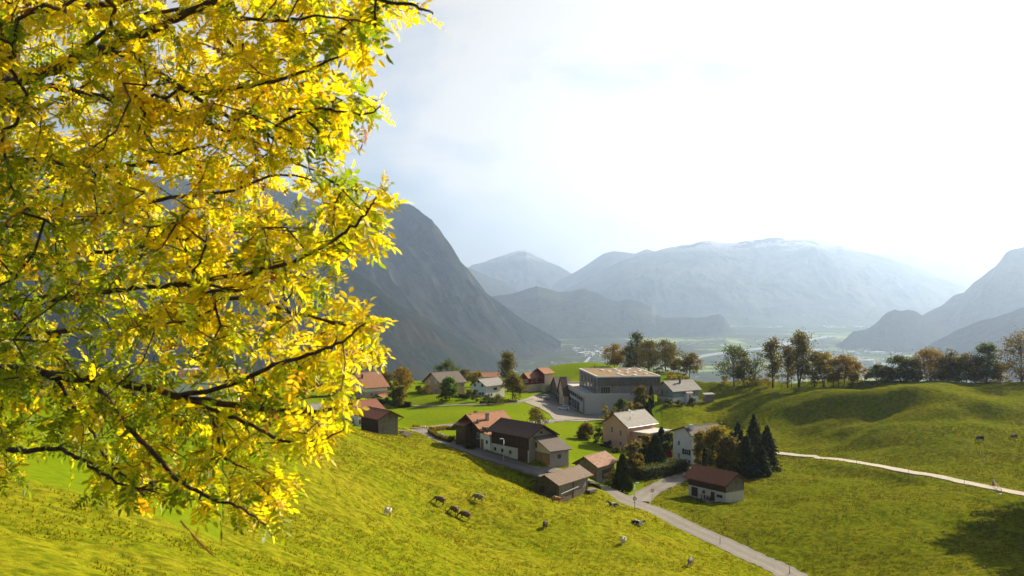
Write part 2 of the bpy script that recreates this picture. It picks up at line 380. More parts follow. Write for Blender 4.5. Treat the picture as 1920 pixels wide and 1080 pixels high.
# valley floor: patchwork of fields, woods, settlements
v1 = m.n('ShaderNodeTexVoronoi', i_Scale=.0042, i_Randomness=.9); m.l(m.scale(ps, (1, .55, 1), .35), v1.inputs['Vector'])
vs = m.n('ShaderNodeSeparateColor'); m.l(v1.outputs['Color'], vs.inputs[0])
field = m.ramp(vs.outputs[0], [(.0, (.045, .07, .022)), (.3, (.075, .10, .028)), (.5, (.17, .24, .05)), (.62, (.09, .085, .04)), (.75, (.24, .30, .08)), (.9, (.14, .17, .06))], 'CONSTANT')
wood = m.ramp(m.noise(ps, .0011, 5, .62), [(.47, 0.), (.53, 1.)]); tre = m.mix(m.ramp(m.noise(ps, .016, 5, .7), [(.35, 0.), (.65, 1.)]), (.018, .024, .014), (.07, .075, .03))
val = m.mix(wood, field, tre); town = m.math('MULTIPLY', m.ramp(m.noise(ps, .0017, 2), [(.56, 0.), (.62, 1.)]), m.ramp(m.noise(ps, .022, 2), [(.60, 0.), (.64, 1.)]))
val = m.mix(town, val, (.45, .42, .38))
slope_c = m.mix(m.ramp(m.noise(ps, .05, 5, .7), [(.4, 0.), (.6, 1.)]), (.02, .028, .01), (.09, .085, .02))
sz = m.n('ShaderNodeSeparateXYZ'); m.l(ps, sz.inputs[0])
fl = m.n('ShaderNodeMapRange', i_From_Min=-430., i_From_Max=-448.); m.l(sz.outputs[2], fl.inputs[0])
far_c = m.mix(fl.outputs[0], slope_c, val)
gcol = m.mix(sp.outputs[1], near_c, far_c)
hh = m.math('ADD', m.math('MULTIPLY', n1, 1.0), m.math('MULTIPLY', n3, .45)); hb = m.math('MULTIPLY', hh, m.math('ADD', m.math('MULTIPLY', sp.outputs[0], .85), .15))
m.bsdf(gcol, .95, m.bump(hb, .2, .8), spec=.0)

def mountain_mat(name, dark, lite, warm, rock, sc=1.0, rockamt=.5):
    m = NT(name); ps = m.pos(); g = m.n('ShaderNodeNewGeometry'); s2 = m.n('ShaderNodeSeparateXYZ'); m.l(g.outputs['Normal'], s2.inputs[0])
    a = m.noise(ps, .022 * sc, 8, .78); b = m.noise(ps, .0022 * sc, 5, .6); c = m.noise(m.scale(ps, (1, 1, .35)), .004 * sc, 6, .68)
    col = m.mix(m.ramp(a, [(.4, 0.), (.62, 1.)]), dark, lite)
    col = m.mix(m.math('MULTIPLY', m.ramp(b, [(.5, 0.), (.64, 1.)]), .7), col, warm)
    st = m.n('ShaderNodeMapRange', i_From_Min=.80, i_From_Max=.55); m.l(s2.outputs[2], st.inputs[0])
    rk = m.math('MULTIPLY', m.math('MULTIPLY', st.outputs[0], m.ramp(c, [(.45, 0.), (.6, 1.)])), rockamt)
    col = m.mix(rk, col, rock); m.bsdf(col, .95, m.bump(a, 34, 1.0), spec=.0); return m.m
mountain_mat('forest_slope', (.006, .012, .010), (.034, .042, .02), (.06, .042, .018), (.15, .15, .15), 1.3, .25)
mountain_mat('rock_slope', (.008, .013, .014), (.036, .042, .028), (.06, .046, .026), (.17, .17, .17), 1.0, .55)
mountain_mat('far_slope', (.018, .022, .022), (.06, .065, .042), (.09, .10, .05), (.20, .19, .17), .6, .5)
m = NT('alpine_slope'); ps = m.pos(); s2 = m.n('ShaderNodeSeparateXYZ'); m.l(ps, s2.inputs[0])
a = m.noise(ps, .002, 7, .7); hg = m.n('ShaderNodeMapRange', i_From_Min=560., i_From_Max=900.); m.l(s2.outputs[2], hg.inputs[0])
bc = m.mix(m.ramp(a, [(.4, 0.), (.6, 1.)]), (.02, .025, .025), (.08, .085, .055)); m.bsdf(m.mix(m.math('MULTIPLY', hg.outputs[0], m.ramp(a, [(.42, 0.), (.5, 1.)])), bc, (.7, .7, .72)), .9, m.bump(a, 60, .8), spec=.02)

def mountain(name, ridge, base, mat, amp=90, lam=900, seed=1, nu=260, nv=120, power=1.0, back=2500):
    """ridge: (px, py, D metres) sky line; base: (px, D metres) foot of the front slope on the valley floor"""
    rp = np.array([((a - 960) / F * d, d, -(b - 540) / F * d) for a, b, d in ridge]); bp = np.array([((a - 960) / F * d, d, VALLEY - 25) for a, d in base])
    def resample(p, n):
        t = np.concatenate([[0], np.cumsum(np.hypot(*(p[1:, :2] - p[:-1, :2]).T))]); t /= t[-1]
        u = np.linspace(0, 1, n); return np.stack([np.interp(u, t, p[:, k]) for k in range(3)], 1)
    r = resample(rp, nu); b = resample(bp, nu)
    # fine jaggedness on the sky line
    jag = (fbm(r[:, 0] / (lam * .25), r[:, 1] * 0 + seed, seed + 50, 5) - .5) * amp * .42; r[:, 2] += jag
    v = np.linspace(0, 1, nv)[None, :, None]
    front = r[:, None, :] * (1 - v) + b[:, None, :] * v
    zv = v[..., 0] ** power
    front[..., 2] = r[:, None, 2] * (1 - zv) + b[:, None, 2] * zv
    env = np.sin(np.pi * np.clip(v[..., 0], 0, 1)) ** .8 * np.ones_like(front[..., 2])
    relief = fbm(front[..., 0] / lam, front[..., 1] / lam * .6, seed, 6, .5, True) - .5
    hscale = np.clip((r[:, None, 2] - VALLEY) / 700., .12, 1.3)
    um = np.linspace(0, 1, nu)[:, None] * np.linalg.norm(r[-1, :2] - r[0, :2]); warp = (fbm(front[..., 0] / (lam * .6), front[..., 1] / (lam * .6), seed + 9, 3) - .5) * lam * .5
    gul = fbm((um + warp) / (lam * .33), v[..., 0] * 1.7 + np.zeros_like(um), seed + 3, 5, .55, True) - .5
    front[..., 2] += (relief * 2.2 + gul * 1.1) * amp * env * hscale
    vb = np.linspace(1, 0, 24)[None, :-1, None]; bk = r[:, None, :] * np.ones_like(vb); bk = bk + np.stack([np.zeros_like(vb[..., 0]), back * vb[..., 0], 0 * vb[..., 0]], -1)
    bk[..., 2] = r[:, None, 2] * (1 - vb[..., 0]) + (VALLEY - 25) * vb[..., 0]
    A = np.concatenate([bk, front], 1); n1_, n2_ = A.shape[:2]; idx = np.arange(n1_ * n2_).reshape(n1_, n2_)
    q = np.stack([idx[:-1, :-1], idx[:-1, 1:], idx[1:, 1:], idx[1:, :-1]], -1).reshape(-1, 4)
    me = mesh_np(name, A.reshape(-1, 3), q, 4, [MAT[mat]], True); o = bpy.data.objects.new(name, me); link(o); return tag(o, kind='structure')

build_ground()
mountain('mountain', [(-500,260,9500),(0,300,9500),(300,330,9300),(430,340,9200),(506,350,9000),(546,361,8900),(600,378,8700),(640,396,8500),(690,408,8300),(715,401,8200),(726,392,8180),(738,384,8150),(754,380,8100),(768,383,8050),(779,390,8050),(795,408,8000),(812,427,7950),(845,470,7900),(877,507,7800),(910,550,7700),(947,576,7500),(975,597,7400),(1010,617,7300),(1052,640,7200)],
         [(-500,4500),(300,4600),(600,4900),(800,5300),(950,5900),(1010,6500),(1050,7050)], 'rock_slope', 130, 1100, 4, 520, 260, .95)
mountain('mountain', [(-500,400,5600),(100,420,5400),(300,440,5300),(500,468,5200),(600,488,5200),(655,507,5150),(710,540,5100),(746,569,5100),(790,594,5150),(837,618,5200),(880,640,5300),(915,662,5300),(960,690,5200)],
         [(-500,2600),(300,2700),(600,3000),(800,3800),(900,4500),(960,5100)], 'forest_slope', 80, 620, 11, 420, 220, 1.0)
mountain('mountain', [(900,566,11200),(922,556,11000),(959,550,10900),(1006,537,10800),(1050,548,10700),(1075,545,10700),(1095,540,10700),(1119,548,10600),(1147,562,10500),(1162,564,10500),(1178,561,10500),(1203,565,10400),(1222,576,10300),(1228,589,10200),(1244,595,10100),(1287,595,10000),(1322,595,9900),(1350,590,9800),(1359,598,9700),(1372,616,9600),(1381,630,9500)],
         [(900,8600),(1000,8700),(1100,8900),(1250,9100),(1380,9300)], 'far_slope', 80, 900, 6, 380, 120)
mountain('mountain', [(870,500,16500),(885,505,16500),(912,517,16300),(944,529,16200),(966,545,16000),(985,560,16000),(1005,580,16000)], [(870,13500),(1005,14000)], 'far_slope', 90, 1500, 8, 160, 60)
mountain('mountain', [(800,540,24000),(880,501,23500),(925,487,23000),(945,478,23000),(962,472,23000),(975,468,23000),(985,467,23000),(993,471,23000),(1008,479,23000),(1025,490,23000),(1050,500,23000),(1070,512,23000),(1110,530,23000)], [(800,17000),(1110,17500)], 'alpine_slope', 190, 2200, 12, 300, 90)
mountain('mountain', [(990,556,20500),(1025,536,20300),(1069,514,20000),(1100,495,20000),(1131,475,20000),(1150,471,20000),(1191,476,20000),(1212,468,20000),(1260,480,20000),(1330,500,20000)], [(990,15500),(1330,15500)], 'far_slope', 150, 2000, 15, 260, 80)
mountain('mountain', [(1000,575,16500),(1050,548,16500),(1100,523,16500),(1160,492,16500),(1212,472,16500),(1250,466,16500),(1300,458,16500),(1320,452,16500),(1335,452,16500),(1350,456,16500),(1380,455,16500),(1409,451,16500),(1430,447,16500),(1448,445,16500),(1470,447,16500),(1498,448,16500),(1530,449,16500),(1558,454,16500),(1567,460,16500),(1576,457,16500),(1608,469,16500),(1647,476,16500),(1706,494,16500),(1751,515,16500),(1795,527,16500),(1813,534,16500),(1850,556,16500),(1920,600,16500)],
         [(1000,12300),(1300,12000),(1600,12000),(1920,12500)], 'alpine_slope', 170, 1800, 23, 520, 160, .9)
mountain('mountain', [(1560,500,25000),(1640,477,25000),(1682,469,25000),(1697,474,25000),(1715,472,25000),(1745,477,25000),(1775,469,25000),(1795,464,25000),(1805,464,25000),(1819,470,25000),(1840,481,25000),(1870,487,25000),(1950,520,25000)], [(1560,19000),(1950,19000)], 'far_slope', 190, 2500, 31, 240, 80)
mountain('mountain', [(2500,330,8300),(2100,400,8300),(1960,452,8300),(1918,465,8300),(1898,468,8300),(1886,474,8300),(1878,485,8250),(1866,499,8250),(1855,506,8250),(1840,520,8250),(1825,530,8250),(1807,548,8200),(1789,554,8200),(1766,574,8200),(1733,591,8150),(1700,612,8100)],
         [(2500,5500),(2100,6000),(1918,6800),(1800,7000),(1700,7700)], 'rock_slope', 100, 1000, 41, 360, 180, back=350)
mountain('mountain', [(1575,648,7600),(1582,638,7600),(1599,622,7600),(1612,619,7600),(1623,617,7600),(1636,610,7600),(1647,601,7600),(1656,591,7600),(1665,585,7600),(1677,580,7600),(1688,582,7600),(1703,580,7600),(1714,583,7600),(1724,589,7600),(1745,604,7650),(1775,612,7700),(1830,618,7700)],
         [(1575,7450),(1640,7150),(1720,6950),(1830,6900)], 'forest_slope', 50, 500, 44, 240, 90, back=300)
mountain('mountain', [(2500,480,5400),(2050,540,5400),(1918,577,5400),(1855,598,5450),(1795,618,5500),(1750,640,5600),(1720,660,5700)], [(2500,3400),(2050,3900),(1918,4300),(1800,5000),(1720,5600)], 'forest_slope', 60, 600, 47, 260, 120, back=300)
# ------------------------------------------------------------------ haze
hz = MB().box(-16000, -400, VALLEY - 60, 17000, 30000, 1950); ho = None
hm = NT('haze'); pv = hm.n('ShaderNodeVolumePrincipled'); pv.inputs['Color'].default_value = (.56, .72, 1.0, 1); pv.inputs['Density'].default_value = 5.8e-5; pv.inputs['Anisotropy'].default_value = .75
hm.l(pv.outputs[0], hm.out.inputs['Volume']); ho = hz.build('haze', hm.m); tag(ho, kind='stuff')
# ------------------------------------------------------------------ building materials
def tile_mat(name, c1, c2, joint, row=.36, wid=.30, moss=None):
    m = NT(name); uv = m.uv(); b = m.n('ShaderNodeTexBrick', offset=.5); m.l(uv, b.inputs['Vector'])
    b.inputs['Color1'].default_value = (*c1, 1); b.inputs['Color2'].default_value = (*c2, 1); b.inputs['Mortar'].default_value = (*joint, 1)
    b.inputs['Scale'].default_value = 1; b.inputs['Brick Width'].default_value = wid; b.inputs['Row Height'].default_value = row
    b.inputs['Mortar Size'].default_value = .05; b.inputs['Mortar Smooth'].default_value = .6; b.inputs['Bias'].default_value = 0
    f = m.noise(m.obj(), .8, 6, .7); col = m.mix(m.ramp(f, [(.42, 0.), (.68, .55)]), b.outputs['Color'], moss or tuple(x * .45 for x in c1))
    m.bsdf(col, .8, m.bump(b.outputs['Fac'], .05, -.8), spec=.25); return m.m
tile_mat('tile_orange', (.50, .22, .10), (.37, .15, .065), (.10, .045, .025))
tile_mat('tile_terracotta', (.44, .20, .10), (.36, .15, .075), (.14, .06, .035))
tile_mat('tile_red', (.36, .125, .065), (.27, .09, .05), (.09, .035, .022))
tile_mat('tile_old', (.23, .155, .105), (.165, .11, .075), (.06, .04, .028), .42, .34)
tile_mat('tile_brown', (.15, .085, .06), (.11, .062, .045), (.03, .018, .014))
tile_mat('tile_patched', (.46, .25, .15), (.25, .11, .07), (.05, .025, .018), .42, .36)
tile_mat('slate_grey', (.30, .28, .255), (.25, .235, .215), (.13, .12, .11), .45, .45)
tile_mat('slate_light', (.36, .335, .30), (.31, .285, .255), (.17, .155, .14), .5, .5)
tile_mat('tile_taupe', (.20, .155, .13), (.16, .125, .105), (.07, .055, .048))
def plaster(name, col, dirt=.2):
    m = NT(name); o = m.obj(); f = m.noise(o, .7, 6, .7); g = m.noise(m.scale(o, (3, 3, .5)), 1.2, 5, .7)
    c = m.mix(m.ramp(f, [(.4, 0.), (.75, dirt)]), col, tuple(x * .55 for x in col)); c = m.mix(m.ramp(g, [(.5, 0.), (.75, dirt)]), c, tuple(x * .6 for x in col))
    m.bsdf(c, .9, m.bump(m.noise(o, 9, 4), .01), spec=.2); return m.m
plaster('plaster_white', (.74, .70, .63)); plaster('plaster_bright', (.78, .76, .72), .12); plaster('plaster_cream', (.60, .49, .31)); plaster('plaster_pink', (.68, .37, .24))
plaster('plaster_beige', (.50, .38, .22)); plaster('plaster_ochre', (.52, .33, .16)); plaster('plaster_grey', (.29, .265, .235), .3); plaster('plaster_old', (.56, .53, .46), .45)
plaster('plaster_blue', (.27, .34, .37)); plaster('plaster_red', (.20, .022, .016)); plaster('concrete', (.50, .46, .41), .3); plaster('concrete_light', (.52, .50, .46), .2)
def wood(name, c1, c2, gap, vertical=True, bw=.22):
    m = NT(name); o = m.obj(); s3 = m.n('ShaderNodeSeparateXYZ'); m.l(o, s3.inputs[0]); u = m.math('ADD', s3.outputs[0], s3.outputs[1])
    cb = m.n('ShaderNodeCombineXYZ')
    if vertical: m.l(s3.outputs[2], cb.inputs[0]); m.l(u, cb.inputs[1])
    else: m.l(u, cb.inputs[0]); m.l(s3.outputs[2], cb.inputs[1])
    b = m.n('ShaderNodeTexBrick', offset=.37); m.l(cb.outputs[0], b.inputs['Vector'])
    b.inputs['Color1'].default_value = (*c1, 1); b.inputs['Color2'].default_value = (*c2, 1); b.inputs['Mortar'].default_value = (*gap, 1)
    b.inputs['Scale'].default_value = 1; b.inputs['Brick Width'].default_value = 5.; b.inputs['Row Height'].default_value = bw; b.inputs['Mortar Size'].default_value = .018; b.inputs['Mortar Smooth'].default_value = .2
    f = m.noise(o, 1.1, 5, .7); c = m.mix(m.ramp(f, [(.4, 0.), (.7, .5)]), b.outputs['Color'], tuple(x * 1.6 for x in c1))
    m.bsdf(c, .85, m.bump(b.outputs['Fac'], .03, -.8), spec=.2); return m.m
wood('wood_dark', (.062, .036, .026), (.045, .026, .018), (.012, .008, .006)); wood('wood_brown', (.10, .055, .034), (.07, .04, .026), (.02, .012, .008))
wood('wood_grey', (.20, .175, .145), (.14, .12, .10), (.045, .035, .028)); wood('log_wood', (.115, .09, .07), (.08, .06, .047), (.02, .015, .012), False, .26)
wood('wood_door', (.33, .19, .09), (.26, .15, .07), (.07, .04, .02)); wood('cladding', (.24, .20, .175), (.19, .16, .14), (.05, .045, .04), True, .5)
wood('shingle_grey', (.24, .225, .205), (.20, .185, .17), (.10, .09, .08), False, .2)
simple('glass', (.025, .03, .035), .08, .1, spec=.6); simple('frame_white', (.62, .6, .56), .5); simple('frame_brown', (.10, .06, .04), .6); simple('shutter_green', (.02, .045, .03), .6)
simple('shutter_grey', (.3, .3, .29), .6); simple('metal_grey', (.35, .35, .35), .4, .1, metal=.6); simple('metal_dark', (.06, .06, .06), .5, .1, metal=.4); simple('brick_chimney', (.25, .12, .08), .9); simple('white_paint', (.75, .74, .72), .4)
simple('copper_red', (.26, .09, .05), .6, .25); simple('balcony_wood', (.13, .08, .055), .8, .25, 6.)
m = NT('sedum'); o = m.obj(); f = m.noise(o, .5, 6, .7); m.bsdf(m.mix(m.ramp(f, [(.35, 0.), (.65, 1.)]), (.25, .155, .085), m.mix(m.ramp(m.noise(o, 2.5, 4), [(.4, 0.), (.6, 1.)]), (.17, .15, .06), (.33, .21, .12))), .95, m.bump(f, .1), spec=.05)
m = NT('asphalt'); ps = m.pos(); f = m.noise(ps, .35, 6, .7); g = m.noise(ps, 6, 3, .7)
su = m.n('ShaderNodeSeparateXYZ'); m.l(m.uv(), su.inputs[0]); track = m.ramp(su.outputs[0], [(.02, .9), (.13, .15), (.24, .1), (.32, .7), (.42, .15), (.5, .0), (.58, .15), (.68, .7), (.76, .1), (.87, .15), (.98, .9)])
crk = m.n('ShaderNodeTexVoronoi', feature='DISTANCE_TO_EDGE', i_Scale=.22); m.l(m.scale(ps, (1, 1, 0)), crk.inputs['Vector']); ck = m.ramp(crk.outputs['Distance'], [(.0, .8), (.012, 0.)])
m.bsdf(m.mix(m.math('MULTIPLY', ck, .7), m.mix(m.math('MULTIPLY', track, m.ramp(f, [(.3, .3), (.7, 1.)])), m.mix(m.ramp(g, [(.4, 0.), (.6, 1.)]), m.mix(m.ramp(f, [(.35, 0.), (.65, 1.)]), (.115, .10, .085), (.16, .142, .122)), (.20, .178, .152)), (.27, .235, .19)), (.05, .045, .04)), .85, m.bump(g, .01), spec=.25)
m = NT('gravel'); ps = m.pos(); f = m.noise(ps, .5, 6, .7); g = m.noise(ps, 8, 3, .7)
m.bsdf(m.mix(m.ramp(g, [(.4, 0.), (.6, 1.)]), m.mix(m.ramp(f, [(.35, 0.), (.65, 1.)]), (.30, .25, .19), (.40, .34, .27)), (.47, .41, .33)), .9, m.bump(g, .02), spec=.2)
# ------------------------------------------------------------------ roads
def ribbon(name, pts, w, mat, lift=.05, n=7):
    b = MB(); rows = []
    for i, p in enumerate(pts):
        d = (pts[min(i + 1, len(pts) - 1)] - pts[max(i - 1, 0)]).normalized(); nn = Vector((-d.y, d.x))
        row = []
        for k in range(n):
            q = p + nn * w * (k / (n - 1) - .5) * (1 + .07 * math.sin(i * 1.9 + k) + .04 * math.sin(i * 4.3)); row.append(Vector((q.x, q.y, gz(q.x, q.y) + lift)))
        # a road has a level cross-section
        zc = sum(r.z for r in row) / n
        for r in row: r.z = .75 * zc + .25 * r.z
        row = [row[0] + Vector((0, 0, -.5))] + row + [row[-1] + Vector((0, 0, -.5))]
        rows.append(row)
    for r0, r1 in zip(rows[:-1], rows[1:]):
        for k in range(len(r0) - 1): u0, u1 = k / (len(r0) - 1), (k + 1) / (len(r0) - 1); b.poly([r0[k], r0[k + 1], r1[k + 1], r1[k]], [(u0, 0), (u1, 0), (u1, 1), (u0, 1)])
    o = b.build(name, MAT[mat], smooth=False); return tag(o, kind='structure')
for nm, (pts, w) in ROADS.items():
    ribbon('path' if nm in ('path', 'back') else 'road', pts, w, 'gravel' if nm == 'path' else 'asphalt', {'main': .12, 'lane': .10, 'path': .12, 'street': .11, 'back': .1}[nm])
def drape(name, poly, mat, lift=.09, step=3.0):
    xs = [p.x for p in poly]; ys = [p.y for p in poly]; pts = list(poly); n = len(pts)
    gx, gy = np.meshgrid(np.arange(min(xs), max(xs), step), np.arange(min(ys), max(ys), step)); gx = gx.ravel(); gy = gy.ravel()
    ins = inside(gx, gy, poly) & (seg_dist(gx, gy, list(poly) + [poly[0]]) > step * .4)
    pts += [Vector((a, b)) for a, b in zip(gx[ins], gy[ins])]
    vs_, _, fs, *_ = delaunay_2d_cdt(pts, [(i, (i + 1) % n) for i in range(n)], [list(range(n))], 1, 1e-5)
    b = MB(); z = ground(np.array([v.x for v in vs_]), np.array([v.y for v in vs_])) + lift
    for f in fs: b.poly([(vs_[i].x, vs_[i].y, z[i]) for i in f])
    for i in range(n):
        a, c = poly[i], poly[(i + 1) % n]; za, zc = gz(a.x, a.y) + lift, gz(c.x, c.y) + lift
        b.poly([(a.x, a.y, za), (c.x, c.y, zc), (c.x, c.y, zc - .5), (a.x, a.y, za - .5)])
    return tag(b.build(name, MAT[mat]), kind='structure')
drape('parking_lot', POLYW['parking_lot'], 'asphalt', .075); drape('yard', POLYW['farm_yard'], 'asphalt', .075)
# ------------------------------------------------------------------ houses
class House: pass
def solve(A, D, phi, pxL, pxR):
    s, c = math.sin(phi), math.cos(phi); X, Y = A.x, A.y
    tL = (pxL - 960) / F; tR = (pxR - 960) / F
    return (X - tL * Y) / (s + tL * c), (tR * Y - X) / (c - tR * s)
def new_house(name, label, cat, px, py, D, phi, pxL, pxR, eave, group='houses and barns of the village'):
    h = House(); h.A = W(px, py, D); h.WL, h.WR = solve(h.A, D, R(phi), pxL, pxR); h.H = (py - eave) / F * D * S
    h.root = empty(name, h.A, R(phi), label, cat, group)
    print('%-34s D=%5.0f L=%5.1f R=%5.1f H=%4.1f ground-dz=%.1f' % (name, h.A.y, h.WL, h.WR, h.H, gz(h.A.x, h.A.y) - h.A.z)); return h
def gable_body(h, side, pitch, wall, roof, lower=None, lower_h=0, oe=.8, og=.9, th=.22, apex=.5, down=2.0, x0=0, y0=0, roofname='roof', wallname='wall', H=None, WL=None, WR=None):
    """side 'L': the left wall is the gable end (ridge runs along x); 'R': the right wall is the gable end"""
    H = H or h.H; WL = WL or h.WL; WR = WR or h.WR; tp = math.tan(R(pitch))
    Wd, Ln = (WL, WR) if side == 'L' else (WR, WL); ax = 'x' if side == 'L' else 'y'
    o0, o1 = (y0, x0) if side == 'L' else (x0, y0)
    ap = Wd * apex; rise = max(ap, Wd - ap) * tp if apex == .5 else (Wd * .5) * tp * (1 + abs(apex - .5))
    zr = H + rise; s0 = rise / ap; s1 = rise / (Wd - ap)
    e = .012; zlo = -down
    if lower:
        MB().box(x0, y0, -down, x0 + WR, y0 + WL, lower_h).build('lower_wall', MAT[lower], h.root); zlo = lower_h
        e2 = .04
        prof = [(o0 - e2, zlo), (o0 + Wd + e2, zlo), (o0 + Wd + e2, H - e), (o0 + ap, zr - e), (o0 - e2, H - e)]
        MB().prism(prof, o1 - e2, o1 + Ln + e2, ax).build(wallname, MAT[wall], h.root)
    else:
        prof = [(o0, zlo), (o0 + Wd, zlo), (o0 + Wd, H - e), (o0 + ap, zr - e), (o0, H - e)]
        MB().prism(prof, o1, o1 + Ln, ax).build(wallname, MAT[wall], h.root)
    prof = [(o0 - oe, H - oe * s0), (o0 - oe, H - oe * s0 + th), (o0 + ap, zr + th), (o0 + Wd + oe, H - oe * s1 + th), (o0 + Wd + oe, H - oe * s1), (o0 + ap, zr)]
    r = MB().prism(prof, o1 - og, o1 + Ln + og, ax).build(roofname, MAT[roof], h.root)
    # barge boards and ridge cap are sub-parts of the roof
    for t in (o1 - og - .05, o1 + Ln + og + .003):
        b = MB()
        for (p0, z0, p1, z1) in ((o0 - oe, H - oe * s0, o0 + ap, zr), (o0 + ap, zr, o0 + Wd + oe, H - oe * s1)):
            pr = [(p0, z0 - .05), (p1, z1 - .05), (p1, z1 + th - .03), (p0, z0 + th - .03)]
            b.prism(pr, t, t + .047, ax)
        b.build('barge_board', MAT['wood_brown'], r)
    cap = MB(); cp = [(o0 + ap, zr + th + .06), (o0 + ap - .16, zr + th - .03), (o0 + ap + .16, zr + th - .03)]; cap.prism(cp, o1 - og - .02, o1 + Ln + og + .02, ax); cap.build('ridge_cap', MAT[roof], r)
    h.zr = zr; h.o0 = o0; h.ap = ap; h.Wd = Wd; h.s0 = s0; h.rise = rise; h.ax = ax; h.th = th; return r
def wall_box(h, wall, a, w, z0, z1, d0, d1, off=0):
    """box lying on a wall: a = fraction along the wall as seen (left to right); d0..d1 outwards distance"""
    if wall == 'L':
        y = h.WL * (1 - a); return (-off - d1, y - w / 2, z0, -off - d0, y + w / 2, z1)
    x = h.WR * a; return (x - w / 2, -off - d1, z0, x + w / 2, -off - d0, z1)
def add_box6(mb, wall, off, s0, s1, z0, z1, d0, d1):
    if wall == 'L': mb.box(-off - d1, s0, z0, -off - d0, s1, z1)
    else: mb.box(s0, -off - d1, z0, s1, -off - d0, z1)
def window(h, wall, a, z, w=1.0, hh=1.3, frame='frame_white', shutters=None, off=0.0, mull=1, bars=1, sill=True):
    c = (h.WL * (1 - a)) if wall == 'L' else h.WR * a
    b = MB(); t = .07; s0, s1 = c - w / 2, c + w / 2; z0, z1 = z, z + hh
    add_box6(b, wall, off, s0, s1, z0, z0 + t, .005, .06); add_box6(b, wall, off, s0, s1, z1 - t, z1, .005, .06)
    add_box6(b, wall, off, s0, s0 + t, z0 + t, z1 - t, .005, .06); add_box6(b, wall, off, s1 - t, s1, z0 + t, z1 - t, .005, .06)
    for k in range(mull):
        cx = s0 + w * (k + 1) / (mull + 1); add_box6(b, wall, off, cx - .03, cx + .03, z0 + t, z1 - t, .005, .055)
    if bars: add_box6(b, wall, off, s0 + t, s1 - t, z0 + hh * .6, z0 + hh * .6 + .04, .005, .05)
    f = b.build('window', MAT[frame], h.root)
    p = MB(); add_box6(p, wall, off, s0 + t * .8, s1 - t * .8, z0 + t * .8, z1 - t * .8, -.05, .028); p.build('pane', MAT['glass'], f)
    if sill:
        q = MB(); add_box6(q, wall, off, s0 - .08, s1 + .08, z0 - .07, z0 - .004, .005, .14); q.build('sill', MAT['concrete_light'], f)
    if shutters:
        for s_ in (-1, 1):
            q = MB(); a0, a1 = (s0 - .05 - w * .5, s0 - .05) if s_ < 0 else (s1 + .05, s1 + .05 + w * .5)
            add_box6(q, wall, off, a0, a1, z0 - .03, z1 + .03, .005, .05)
            for k in range(5): add_box6(q, wall, off, a0 + .04, a1 - .04, z0 + hh * (k + .4) / 5, z0 + hh * (k + .5) / 5, .052, .065)
            q.build('shutter', MAT[shutters], h.root)
    return f
def door(h, wall, a, w=1.0, hh=2.1, mat='wood_door', z=0.0, off=0.0, name='door', panels=3, handle=True):
    c = (h.WL * (1 - a)) if wall == 'L' else h.WR * a
    b = MB(); add_box6(b, wall, off, c - w / 2, c + w / 2, z, z + hh, .005, .05)
    for k in range(panels): add_box6(b, wall, off, c - w / 2 + .1, c + w / 2 - .1, z + hh * (k + .12) / panels, z + hh * (k + .88) / panels, .052, .075)
    d = b.build(name, MAT[mat], h.root)
    fr = MB()
    for (p, q) in ((c - w / 2 - .1, c - w / 2 - .003), (c + w / 2 + .003, c + w / 2 + .1)): add_box6(fr, wall, off, p, q, z, z + hh + .1, .005, .07)
    add_box6(fr, wall, off, c - w / 2 - .003, c + w / 2 + .003, z + hh + .004, z + hh + .1, .005, .07); fr.build('door_frame', MAT['frame_brown'], d)
    if handle:
        q = MB(); add_box6(q, wall, off, c + w * .35, c + w * .35 + .12, z + hh * .47, z + hh * .5, .078, .13); q.build('handle', MAT['metal_grey'], d)
    return d
def chimney(h, along, across, hgt=1.3, w=.6, mat='brick_chimney', cap='metal_dark'):
    """position along the ridge (m) and across the roof (0 = first eave, 1 = far eave)"""
    p = h.o0 + h.Wd * across; z = h.zr - abs(h.Wd * across - h.ap) * h.s0
    x, y = (along, p) if h.ax == 'x' else (p, along)
    b = MB().box(x - w / 2, y - w / 2, z - .3, x + w / 2, y + w / 2, z + hgt); c = b.build('chimney', MAT[mat], h.root)
    q = MB().box(x - w / 2 - .08, y - w / 2 - .08, z + hgt + .003, x + w / 2 + .08, y + w / 2 + .08, z + hgt + .1)
    for sx in (-1, 1):
        for sy in (-1, 1): q.box(x + sx * w * .35 - .05, y + sy * w * .35 - .05, z + hgt + .103, x + sx * w * .35 + .05, y + sy * w * .35 + .05, z + hgt + .3)
    q.box(x - w / 2 - .05, y - w / 2 - .05, z + hgt + .303, x + w / 2 + .05, y + w / 2 + .05, z + hgt + .37); q.build('chimney_cap', MAT[cap], c); return c
def skylight(h, along, across, w=.8, l=1.2):
    """on the slope that faces the first eave (y=0 for 'x' ridges)"""
    cz = lambda f: h.H + (h.Wd * f) * h.s0 + h.th
    f0 = across; f1 = across + l / h.Wd * math.cos(math.atan(h.s0)); b = MB(); up = .09
    def q(a0, a1, g0, g1, u):
        P0 = [(a0, h.o0 + h.Wd * g0, cz(g0) + u), (a1, h.o0 + h.Wd * g0, cz(g0) + u), (a1, h.o0 + h.Wd * g1, cz(g1) + u), (a0, h.o0 + h.Wd * g1, cz(g1) + u)]
        P1 = [(x, y, z - u - .05) for x, y, z in P0]
        return P0, P1
    def slab(mb, P0, P1):
        mb.poly(P0)
        for i in range(4): j = (i + 1) % 4; mb.poly([P0[i], P0[j], P1[j], P1[i]])
    slab(b, *q(along, along + w, f0, f1, up)); r = b.build('skylight', MAT['metal_grey'], h.root)
    g = MB(); d = (f1 - f0) * .1; slab(g, *q(along + .08, along + w - .08, f0 + d, f1 - d, up + .02)); g.build('pane', MAT['glass'], r)
